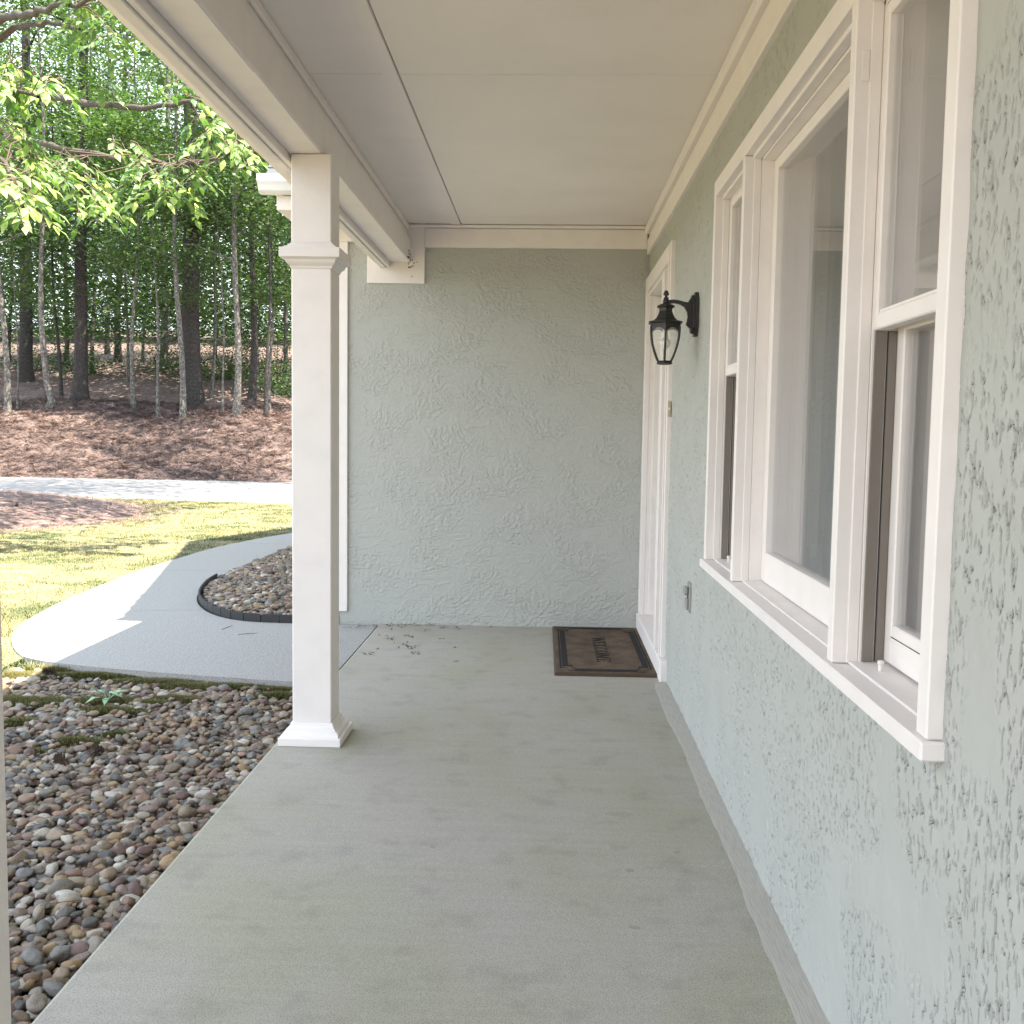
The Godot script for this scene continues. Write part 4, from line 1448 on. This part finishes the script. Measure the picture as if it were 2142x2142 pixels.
	for i in 9:
		var a := i * 2.4 + 0.4
		var b := MB.new()
		var d := Vector3(cos(a), 0.35 + 0.3 * sin(i * 1.7), sin(a)).normalized()
		var s := d.cross(Vector3.UP).normalized()
		var st := Vector3(cos(a) * 0.01, 0.02, sin(a) * 0.01)
		b.tube([Vector3.ZERO, st + d * 0.03], [0.002, 0.0015], 4, false)
		b.leaf(st + d * 0.025, d, s, rng.randf_range(0.05, 0.085), 0.034, 0.35)
		part("leaf", b.done(), M.weed_leaf, wd)
	# cut shrub stumps in the rock island
	var sp := [[-2.15, 0.03, -8.07, 0.11, "nearer cluster of cut grey stubs"], [-2.30, 0.04, -9.04, 0.09, "farther cut grey stump"]]
	for q in sp:
		var t := thing("cut_stump", q[4] + " standing in the rock island", "stump", Vector3(q[0], q[1], q[2]), "cut stumps in the rock island")
		for i in 4:
			var b := MB.new()
			var a: float = i * 1.7 + q[0] * 5.0
			var p := Vector3(cos(a) * (0.05 if i > 0 else 0.0), -0.03, sin(a) * 0.045)
			var tip := p + Vector3(cos(a) * 0.02, q[3] * rng.randf_range(0.8, 1.3), sin(a) * 0.02)
			var rr := rng.randf_range(0.022, 0.034)
			b.tube([p, p.lerp(tip, 0.5), tip], [rr * 1.1, rr, rr * 0.95], 8)
			part("stub", b.done(), M.cut_wood, t)
	# wispy grass at the island's back edge
	var gp := thing("grass_clump", "wispy dry grass sprouting at the back of the rock island", "grass clump", Vector3(-2.55, 0.02, -9.9))
	var b := MB.new()
	for k in 26:
		var d := Vector3(rng.randfn() * 0.4, 1.0, rng.randfn() * 0.4).normalized()
		var p := Vector3(rng.randfn() * 0.12, 0, rng.randfn() * 0.2)
		var s := Vector3(0.0018, 0, 0)
		b.tri(p - s, p + s, p + d * rng.randf_range(0.06, 0.16))
	part("blades", b.done(), M.twig, gp)

# ------------------------------------------------------------------ trees
var clumps := []

func clump_mesh(sd: int, n: int, R: float, L: float) -> ArrayMesh:
	var r := RandomNumberGenerator.new()
	r.seed = sd
	var b := MB.new()
	for k in n:
		var p := Vector3(r.randfn(), r.randfn() * 0.28, r.randfn()) * R * 0.55
		var a := r.randf() * TAU
		var d := Vector3(cos(a), r.randfn() * 0.35 - 0.15, sin(a)).normalized()
		var s := d.cross(Vector3(r.randfn() * 0.5, 1.0, r.randfn() * 0.5)).normalized()
		b.leaf2(p, d, s, L * r.randf_range(0.7, 1.25), L * r.randf_range(0.42, 0.65))
	return b.done()

func leaf_col(bright: float) -> Color:
	var t := clampf(rng.randfn(bright, 0.22), 0.0, 1.0)
	var c := Color(0.03, 0.07, 0.032).lerp(Color(0.15, 0.225, 0.09), t)
	return c

# trunk from base, lean, diameter, height, bends; crown clumps in whorls along limbs
func tree(called: String, label: String, x: float, z: float, dia: float, lean: float, hgt: float, c0: float, c1: float, rad: float, count: int, bark: Material, bright: float, wob := 0.08, jfoot := 0.0) -> Node3D:
	var by := gh(x, z) - 0.05 - dia * 0.5
	var t := thing(called, label, "tree", Vector3(x, by, z), "trees on the bank")
	var b := MB.new()
	var pts := []
	var rd := []
	var ph := rng.randf() * TAU
	var segs := 14
	for i in segs + 1:
		var s := float(i) / segs
		var h := hgt * pow(s, 1.25)
		var wv := wob * sin(ph + h * 0.55) * minf(1.0, h / 3.0)
		var p := Vector3(lean * h + wv, h, wob * cos(ph * 1.3 + h * 0.4) * minf(1.0, h / 3.0))
		if jfoot != 0.0:
			p.x += jfoot * exp(-h * 1.6) * sin(minf(h * 2.5, PI))
		pts.append(p)
		rd.append(dia * 0.5 * (1.0 - 0.72 * s) * (1.0 + 0.55 * exp(-h * 3.0)))
	b.tube(pts, rd, 14 if dia > 0.3 else 9, false)
	# limbs
	var tips := []
	var nl := clampi(int(count / 26.0), 4, 22)
	for k in nl:
		var h := lerpf(c0, c1, (k + rng.randf()) / nl) * 0.96
		var a := rng.randf() * TAU
		var base := at_height(pts, h)
		var taper := 1.0 - 0.55 * absf((h - c0) / maxf(c1 - c0, 0.1) - 0.35)
		var L := rad * rng.randf_range(0.55, 1.15) * taper
		var up := rng.randf_range(0.05, 0.5)
		var e := base + Vector3(cos(a), up, sin(a)) * L
		var mid := base.lerp(e, 0.5) + Vector3(0, L * 0.06, 0)
		var r0 := dia * 0.5 * (1.0 - 0.72 * h / hgt) * 0.42
		b.tube([base, mid, e], [r0, r0 * 0.6, r0 * 0.2], 5, false)
		tips.append([base, e, L])
	part("trunk", b.done(), bark, t)
	var per := {}
	var kind := rng.randi() % clumps.size()
	for k in count:
		var tp: Array = tips[rng.randi() % tips.size()]
		var s := 0.25 + 0.75 * sqrt(rng.randf())
		var p: Vector3 = tp[0].lerp(tp[1], s) + Vector3(rng.randfn(), rng.randfn() * 0.45, rng.randfn()) * (0.16 + 0.15 * tp[2])
		var ci := kind
		if not per.has(ci):
			per[ci] = [[], []]
		per[ci][0].append(Transform3D(Basis(Vector3.UP, rng.randf() * TAU) * Basis(Vector3.RIGHT, rng.randfn() * 0.25) * Basis.from_scale(Vector3.ONE * rng.randf_range(0.7, 1.35)), p))
		per[ci][1].append(leaf_col(bright))
	for ci in per:
		multi("crown", clumps[ci], M.leaf, per[ci][0], per[ci][1], t).set_meta("kind", "stuff")
	return t

func at_height(pts: Array, h: float) -> Vector3:
	for i in pts.size() - 1:
		if pts[i + 1].y >= h:
			var d: float = (h - pts[i].y) / maxf(pts[i + 1].y - pts[i].y, 0.001)
			return pts[i].lerp(pts[i + 1], d)
	return pts[-1]

func woods() -> void:
	for i in 4:
		clumps.append(clump_mesh(500 + i, 18, 0.75, 0.16))
	var D: Material = M.bark_dark
	var G: Material = M.bark_grey
	# x, z, diameter, lean, height, crown from, crown to, radius, clumps, bark, brightness, name, label
	var L := [
		[-12.78, -36.35, 0.71, 0.001, 24, 12, 24, 5.0, 500, D, 0.5, "oak_tree", "thickest dark trunked tree standing left of the column"],
		[-16.69, -35.9, 0.51, 0.029, 24, 13, 24, 4.0, 380, D, 0.45, "pine_tree", "thick flaky barked pine with sunlit right side on the bank"],
		[-22.07, -42.5, 0.58, 0.024, 25, 13, 25, 4.5, 400, D, 0.45, "pine_tree", "thick dark ridged pine set back at the far left"],
		[-18.11, -33.65, 0.23, -0.02, 14, 5, 14, 2.6, 230, G, 0.55, "slender_tree", "pale slender tree at the left edge of the bank"],
		[-16.79, -33.75, 0.23, -0.002, 13, 5.0, 13, 2.8, 240, G, 0.55, "slender_tree", "pale tree with a crooked swollen foot"],
		[-17.74, -36.7, 0.14, -0.02, 12, 4.5, 12, 2.4, 200, D, 0.5, "sapling", "thin dark sapling between the crooked tree and the flaky pine"],
		[-22.13, -52.0, 0.36, 0.045, 22, 7, 22, 4.0, 300, D, 0.5, "background_tree", "dark leaning tree deep in the woods right of the flaky pine"],
		[-17.68, -42.4, 0.14, 0.019, 13, 5, 13, 2.6, 180, G, 0.5, "sapling", "thin grey sapling beside the dark leaning tree"],
		[-14.32, -34.85, 0.15, 0.025, 13, 4.6, 13, 2.6, 220, G, 0.6, "sapling", "thin sunlit straight sapling midway between the two thick trunks"],
		[-13.04, -33.75, 0.11, -0.017, 10, 4.2, 10, 2.2, 170, G, 0.6, "sapling", "bent thin sapling just left of the slim pale trunk"],
		[-18.51, -48.6, 0.40, 0.028, 21, 7, 21, 3.6, 260, G, 0.55, "background_tree", "pale patchy trunk deep in the woods behind the bent sapling"],
		[-11.88, -32.85, 0.21, -0.016, 15, 5.2, 15, 2.8, 250, G, 0.6, "slender_tree", "slim pale straight tree just in front of the thickest trunk"],
		[-12.3, -36.9, 0.14, 0.048, 10, 4.0, 10, 2.2, 150, G, 0.6, "sapling", "whitish leaning sapling at the right foot of the thickest trunk"],
		[-10.83, -33.65, 0.08, -0.01, 9, 3.6, 9, 2.0, 150, G, 0.6, "sapling", "thinnest grey sapling right of the thickest trunk"],
		[-10.07, -32.7, 0.24, 0.011, 15, 4.6, 15, 3.0, 280, G, 0.55, "slender_tree", "blotchy grey tree nearest the driveway at the right of the bank"],
		[-10.51, -35.9, 0.27, 0.019, 16, 4.4, 16, 3.0, 260, D, 0.5, "slender_tree", "brown tree behind the blotchy grey one"],
		[-11.88, -41.3, 0.18, -0.007, 14, 4.5, 14, 2.8, 200, G, 0.55, "sapling", "pale thin tree just behind the brown tree"],
		[-9.24, -33.2, 0.13, 0.005, 11, 3.9, 11, 2.5, 210, D, 0.55, "sapling", "dark slim sapling of the pair beside the column"],
		[-9.6, -34.9, 0.11, 0.005, 10, 3.8, 10, 2.3, 180, G, 0.6, "sapling", "pale slim sapling of the pair beside the column"],
		[-11.1, -42.6, 0.20, 0.048, 15, 4.5, 15, 3.0, 220, G, 0.6, "slender_tree", "white sunlit leaning trunk close to the column"],
		[-21.07, -46.7, 0.19, 0.011, 17, 6, 17, 3.0, 200, D, 0.5, "background_tree", "dark thin trunk just behind the flaky pine"],
		[-24.62, -51.5, 0.24, 0.031, 19, 6, 19, 3.4, 240, D, 0.5, "background_tree", "dark trunk left of the flaky pine, deep in the woods"],
		[-25.95, -59.5, 0.28, 0.017, 21, 6, 21, 3.6, 240, D, 0.5, "background_tree", "far dim trunk above the pale clearing at the left"],
		[-21.87, -54.55, 0.17, 0.027, 17, 6, 17, 3.0, 220, G, 0.5, "background_tree", "far grey trunk above the pale clearing in the middle"],
		[-18.18, -55.25, 0.19, 0.019, 18, 6, 18, 3.2, 220, D, 0.5, "background_tree", "far thin trunk right of the thickest tree"],
		[-28.5, -53.25, 0.20, 0.025, 18, 6, 18, 3.4, 240, D, 0.5, "background_tree", "far trunk at the left picture edge"],
		[-17.71, -58.15, 0.27, 0.007, 20, 6, 20, 3.6, 240, D, 0.5, "background_tree", "far trunk behind the blotchy grey tree"],
		[-18.26, -34.55, 0.07, 0.016, 7, 3.0, 7, 1.8, 110, G, 0.6, "sapling", "thinnest sapling at the far left of the bank"],
	]
	L.append([-4.5, -25.0, 0.5, 0.0, 23, 13, 23, 4.8, 330, D, 0.45, "pine_tree", "tall pine beyond the wing whose crown shades the bank"])
	for a in L:
		tree(a[11], a[12], a[0], a[1], a[2], a[3], a[4], a[5], a[6], a[7], int(a[8] * 1.0), a[9], a[10], 0.04 if a[2] > 0.4 else 0.11, 0.35 if a[12].contains("crooked") and a[11] == "slender_tree" else 0.0)
	# shrubs on the forest floor
	var S := [[-13.5, -43, 1.3], [-11.2, -41, 1.5], [-14.8, -45, 1.4], [-9.6, -38.5, 0.9], [-21, -45, 1.0], [-16.5, -46, 1.1], [-12.3, -46.5, 1.6], [-18.9, -49, 1.2], [-24.5, -48, 1.2]]
	var where := ["behind the thickest trunk", "dark and dense behind the brown tree", "left of the dense dark shrub", "low beside the column", "left of the flaky pine", "in the middle distance below the pale trunk", "tallest, behind the blotchy tree", "far, above the clearing", "at the far left of the woods"]
	for i in S.size():
		var x: float = S[i][0]
		var z: float = S[i][1]
		var t := thing("shrub", "green understorey shrub " + where[i], "shrub", Vector3(x, gh(x, z), z), "understorey shrubs")
		var per := {}
		for k in 120:
			var p: Vector3 = Vector3(rng.randfn() * 0.8, absf(rng.randfn()) * 0.6 + 0.15, rng.randfn() * 0.8) * float(S[i][2])
			var ci := i % clumps.size()
			if not per.has(ci):
				per[ci] = [[], []]
			per[ci][0].append(Transform3D(Basis(Vector3.UP, rng.randf() * TAU).scaled(Vector3.ONE * rng.randf_range(0.5, 0.9)), p))
			per[ci][1].append(leaf_col(0.35))
		for ci in per:
			multi("foliage", clumps[ci], M.leaf, per[ci][0], per[ci][1], t).set_meta("kind", "stuff")
		var b := MB.new()
		for k in 5:
			b.tube([Vector3(rng.randfn() * 0.1, -0.1, rng.randfn() * 0.1), Vector3(rng.randfn() * 0.5, 1.0, rng.randfn() * 0.5) * float(S[i][2])], [0.025, 0.008], 5, false)
		part("stem", b.done(), D, t)
	# woods behind and around, one mass
	var per2 := {}
	for k in 30000:
		var u := rng.randf()
		var z := (-38.0 - 110.0 * u) if u < 0.17 else -68.0 - 30.0 * u
		var x := rng.randf_range(z * 0.66 - 3.0, z * 0.10 + 2.0)
		var y := gh(x, z) + (2.2 + 9.0 * rng.randf() if u < 0.17 else 0.5 + 26.0 * pow(rng.randf(), 1.45))
		var n := hill.get_noise_3d(x * 0.22, y * 0.22, z * 0.12)
		if n < -0.12:
			continue
		var ci := rng.randi() % clumps.size()
		if not per2.has(ci):
			per2[ci] = [[], []]
		per2[ci][0].append(Transform3D(Basis(Vector3.UP, rng.randf() * TAU).scaled(Vector3.ONE * rng.randf_range(1.2, 2.2)), Vector3(x, y, z)))
		per2[ci][1].append(leaf_col(0.38))
	var dw := Node3D.new()
	dw.name = "distant_woods"
	add_child(dw)
	dw.set_meta("kind", "stuff")
	dw.set_meta("label", "far off leafy woods behind the trees on the bank")
	dw.set_meta("category", "woods")
	for ci in per2:
		multi("foliage", clumps[ci], M.leaf, per2[ci][0], per2[ci][1], dw).set_meta("kind", "stuff")

# the lawn tree: its trunk stands left of the picture and its boughs reach in
func lawn_tree() -> void:
	var base := Vector3(-9.9, gy(-15.2) + 0.3, -15.2)
	var t := thing("lawn_tree", "broad leaved tree whose boughs hang in over the lawn from the left", "tree", base)
	var W := func(a: Array) -> Vector3: return Vector3(a[0], a[1], a[2]) - base
	var b := MB.new()
	b.tube([Vector3(0, -0.5, 0), Vector3(0.03, 1.5, 0), Vector3(-0.05, 4.0, 0.05), Vector3(0.1, 7.0, 0), Vector3(0, 10.5, 0.1), Vector3(0.1, 14, 0)], [0.30, 0.23, 0.2, 0.16, 0.10, 0.03], 14, false)
	part("trunk", b.done(), M.bark_grey, t)
	var boughs := [
		[[[-9.9, 5.9, -15.2], [-7.63, 6.72, -14.0], [-6.67, 6.45, -13.0], [-6.17, 6.32, -12.5], [-5.61, 6.19, -12.0], [-5.0, 6.10, -11.5]], 0.06],
		[[[-9.9, 5.6, -15.2], [-7.63, 6.62, -14.2], [-6.68, 6.43, -13.2], [-6.19, 6.28, -12.8], [-5.63, 6.03, -12.3]], 0.05],
		[[[-9.9, 4.6, -15.2], [-7.82, 5.9, -14.3], [-6.22, 5.44, -13.0], [-5.55, 5.23, -12.5], [-4.86, 5.05, -12.0], [-4.3, 4.98, -11.7], [-3.64, 4.93, -11.4], [-3.0, 4.85, -11.1]], 0.05],
		[[[-9.9, 4.0, -15.2], [-7.83, 5.2, -14.3], [-6.28, 4.75, -12.5], [-5.7, 4.58, -12.0], [-4.72, 4.32, -11.5], [-4.01, 4.15, -11.0], [-3.3, 4.15, -10.6]], 0.04],
		[[[-9.9, 3.8, -15.2], [-7.6, 4.9, -12.5], [-6.0, 4.7, -10.5], [-5.0, 4.35, -9.3], [-4.5, 4.2, -9.0]], 0.04],
		[[[-9.9, 3.3, -15.2], [-7.7, 4.2, -12.0], [-6.0, 4.0, -10.0], [-4.9, 3.7, -9.0], [-4.4, 3.15, -8.5]], 0.04],
	]
	var spine := []
	for q in boughs:
		var pts := []
		var rd := []
		var src: Array = q[0].map(W)
		for i in src.size():
			pts.append(src[i])
			rd.append(q[1] * (1.0 - 0.8 * i / (src.size() - 1.0)) + 0.006)
		var m := MB.new()
		var fine := []
		var fr := []
		for i in src.size() - 1:
			for k in 4:
				var s := k / 4.0
				fine.append(pts[i].cubic_interpolate(pts[i + 1], pts[maxi(i - 1, 0)], pts[mini(i + 2, pts.size() - 1)], s) + Vector3(rng.randfn(), rng.randfn(), rng.randfn()) * 0.015)
				fr.append(lerpf(rd[i], rd[i + 1], s))
		fine.append(pts[-1]); fr.append(rd[-1])
		m.tube(fine, fr, 8, false)
		spine.append_array(fine)
		part("bough", m.done(), M.bough_bark, t)
	# sprays of leaves hanging from the boughs
	var cl := [[-4.75, 4.4, -9.0], [-4.56, 4.29, -9.0], [-4.68, 4.18, -9.0], [-4.63, 4.38, -9.5], [-4.77, 3.85, -9.0], [-4.65, 3.75, -9.0], [-4.75, 3.55, -9.0], [-4.76, 3.68, -9.5], [-4.82, 3.72, -10.0], [-4.51, 3.21, -8.5], [-4.4, 3.11, -8.5], [-4.54, 3.36, -8.7], [-4.83, 3.92, -10.5], [-4.68, 3.73, -10.5], [-4.55, 3.5, -10.0], [-4.5, 3.46, -10.3], [-4.76, 4.22, -11.0], [-4.51, 4.19, -11.0], [-4.07, 3.92, -10.5], [-3.97, 3.65, -10.3], [-4.21, 3.86, -10.7], [-3.88, 3.77, -10.5], [-3.73, 3.54, -10.2], [-3.64, 3.87, -10.3], [-3.56, 3.8, -10.3], [-3.48, 4.34, -10.0], [-3.75, 4.7, -10.5], [-5.27, 5.14, -12.0], [-3.29, 4.14, -10.0], [-3.3, 4.05, -10.0], [-3.03, 3.96, -10.0], [-3.25, 4.17, -10.4], [-3.08, 4.27, -10.8], [-3.02, 4.18, -11.0], [-5.42, 6.07, -12.0], [-5.2, 6.14, -12.0], [-5.07, 6.06, -12.2], [-5.28, 5.9, -12.0], [-5.8, 6.12, -12.5], [-5.02, 5.6, -11.8], [-4.99, 3.99, -10.6], [-3.27, 4.45, -11.0]]
	var leaves := []
	var tw := MB.new()
	for ci in cl.size():
		var c: Vector3 = W.call(cl[ci])
		for k in (5 if ci < 16 else 3):
			var a := rng.randf() * TAU
			var e := c + Vector3(cos(a) * 0.26, rng.randf_range(-0.2, 0.02), sin(a) * 0.3)
			var s0 := c + Vector3(rng.randfn() * 0.1, 0.18, rng.randfn() * 0.1)
			tw.tube([s0, s0.lerp(e, 0.5) + Vector3(0, 0.04, 0), e], [0.005, 0.004, 0.002], 4, false)
			for i in 9:
				var s := 0.25 + 0.75 * i / 8.0
				var p := s0.lerp(e, s)
				var side := 1.0 if i % 2 == 0 else -1.0
				var d := (Vector3(cos(a + side * 0.9), -0.45 + rng.randfn() * 0.25, sin(a + side * 0.9))).normalized()
				if i == 8:
					d = Vector3(cos(a), -0.6, sin(a)).normalized()
				leaves.append([p, d, rng.randf_range(0.09, 0.16), ci < 12])
		# a twig back to the nearest point of a bough
		var best: Vector3 = spine[0]
		for sp in spine:
			if sp.distance_to(c) < best.distance_to(c):
				best = sp
		var hub := c + Vector3(0, 0.18, 0)
		var dv := best - hub
		tw.tube([hub, hub + dv * 0.35 + Vector3(rng.randfn(), rng.randf() + 0.4, rng.randfn()) * 0.05, hub + dv * 0.7 + Vector3(rng.randfn(), rng.randf() + 0.5, rng.randfn()) * 0.05, best], [0.004, 0.005, 0.006, 0.008], 4, false)
	part("twigs", tw.done(), M.twig, t).set_meta("kind", "stuff")
	var lm := MB.new()
	lm.leaf(Vector3.ZERO, Vector3(0, 0, 1), Vector3(1, 0, 0), 1.0, 0.46, 0.22)
	var lmesh := lm.done()
	# the leaves nearest the viewer singly, the rest as one part
	leaves.sort_custom(func(p, q): return (p[0] + base).distance_to(Vector3(0, 1.35, 0)) / p[2] < (q[0] + base).distance_to(Vector3(0, 1.35, 0)) / q[2])
	var xf := []
	var cs := []
	for i in leaves.size():
		var l: Array = leaves[i]
		var d: Vector3 = l[1]
		var s := d.cross(Vector3(rng.randfn() * 0.35, 1, rng.randfn() * 0.35)).normalized()
		var nn := d.cross(s)
		var tr := Transform3D(Basis(s * l[2], nn * l[2], d * l[2]), l[0])
		if i < 300:
			var o := part("leaf", lmesh, M["near_leaf_%d" % ((rng.randi() % 3) if l[3] else [0, 1, 3, 0][rng.randi() % 4])], t)
			o.transform = tr
		else:
			xf.append(tr)
			cs.append([Color(0.15, 0.245, 0.09), Color(0.21, 0.30, 0.12), Color(0.10, 0.19, 0.07)][rng.randi() % 3])
	multi("leaves", lmesh, M.leaf, xf, cs, t).set_meta("kind", "stuff")
	# its crown above and outside the picture shades the lawn
	var per := [[], []]
	for k in 760:
		var hi := rng.randf_range(8.5, 15.0)
		var p := Vector3(3.6 + rng.randfn() * 2.4, hi + 1.0, -4.6 + rng.randfn() * 2.4) if k < 640 else Vector3(5.0 + rng.randfn() * 0.9, 7.3 + rng.randfn() * 0.4, 1.2 + rng.randfn() * 0.9)
		per[0].append(Transform3D(Basis(Vector3.UP, rng.randf() * TAU).scaled(Vector3.ONE * 1.2), p))
		per[1].append(leaf_col(0.6))
	multi("crown", clumps[0], M.leaf, per[0], per[1], t).set_meta("kind", "stuff")

# ------------------------------------------------------------------ main
func _ready() -> void:
	rng.seed = 20240611
	# camera
	var cam := Camera3D.new()
	cam.name = "camera"
	cam.position = Vector3(0, 1.35, 0)
	cam.rotation = Vector3(-0.0792776, 0.0340031, 0.0143663)
	cam.fov = 53.41
	cam.near = 0.05
	cam.far = 600.0
	add_child(cam)
	cam.current = true
	# sky
	var env := Environment.new()
	env.background_mode = Environment.BG_SKY
	var sky := Sky.new()
	var sm := ProceduralSkyMaterial.new()
	sm.sky_top_color = Color(0.735, 0.79, 0.87)
	sm.sky_horizon_color = Color(0.92, 0.935, 0.94)
	sm.sky_curve = 0.18
	sm.ground_bottom_color = Color(0.25, 0.24, 0.2)
	sm.ground_horizon_color = Color(0.5, 0.5, 0.47)
	sm.sun_angle_max = 12.0
	sky.sky_material = sm
	env.sky = sky
	env.background_energy_multiplier = 0.93
	env.tonemap_mode = Environment.TONE_MAPPER_LINEAR
	env.tonemap_exposure = 4.7
	env.sdfgi_enabled = true
	env.ssao_enabled = true
	env.ssil_enabled = true
	var we := WorldEnvironment.new()
	we.name = "environment"
	we.environment = env
	add_child(we)
	# sun, from behind the viewer's right shoulder
	var sun := DirectionalLight3D.new()
	sun.name = "sun"
	sun.light_energy = 1.6
	sun.light_color = Color(1.0, 0.95, 0.87)
	sun.light_angular_distance = 0.53
	sun.shadow_enabled = true
	add_child(sun)
	sun.look_at_from_position(Vector3.ZERO, Vector3(-1.21, -2.9, -0.63))

	materials()
	ground()
	house_shell()
	windows()
	door()
	floor_and_mat()
	beds()
	woods()
	lawn_tree()
	garden_bits()
	lantern()
	outlet()
	curtain("brown pleated curtain behind the near double hung window", -2.25, -1.72, 0.93, M.curtain_brown, 7.0)
	curtain("brown pleated curtain behind the far double hung window", -4.10, -3.50, 0.93, M.curtain_brown, 8.0)
	curtain("grey mauve curtain at the far side of the middle pane", -3.46, -3.05, 0.98, M.curtain_sheer, 5.0)
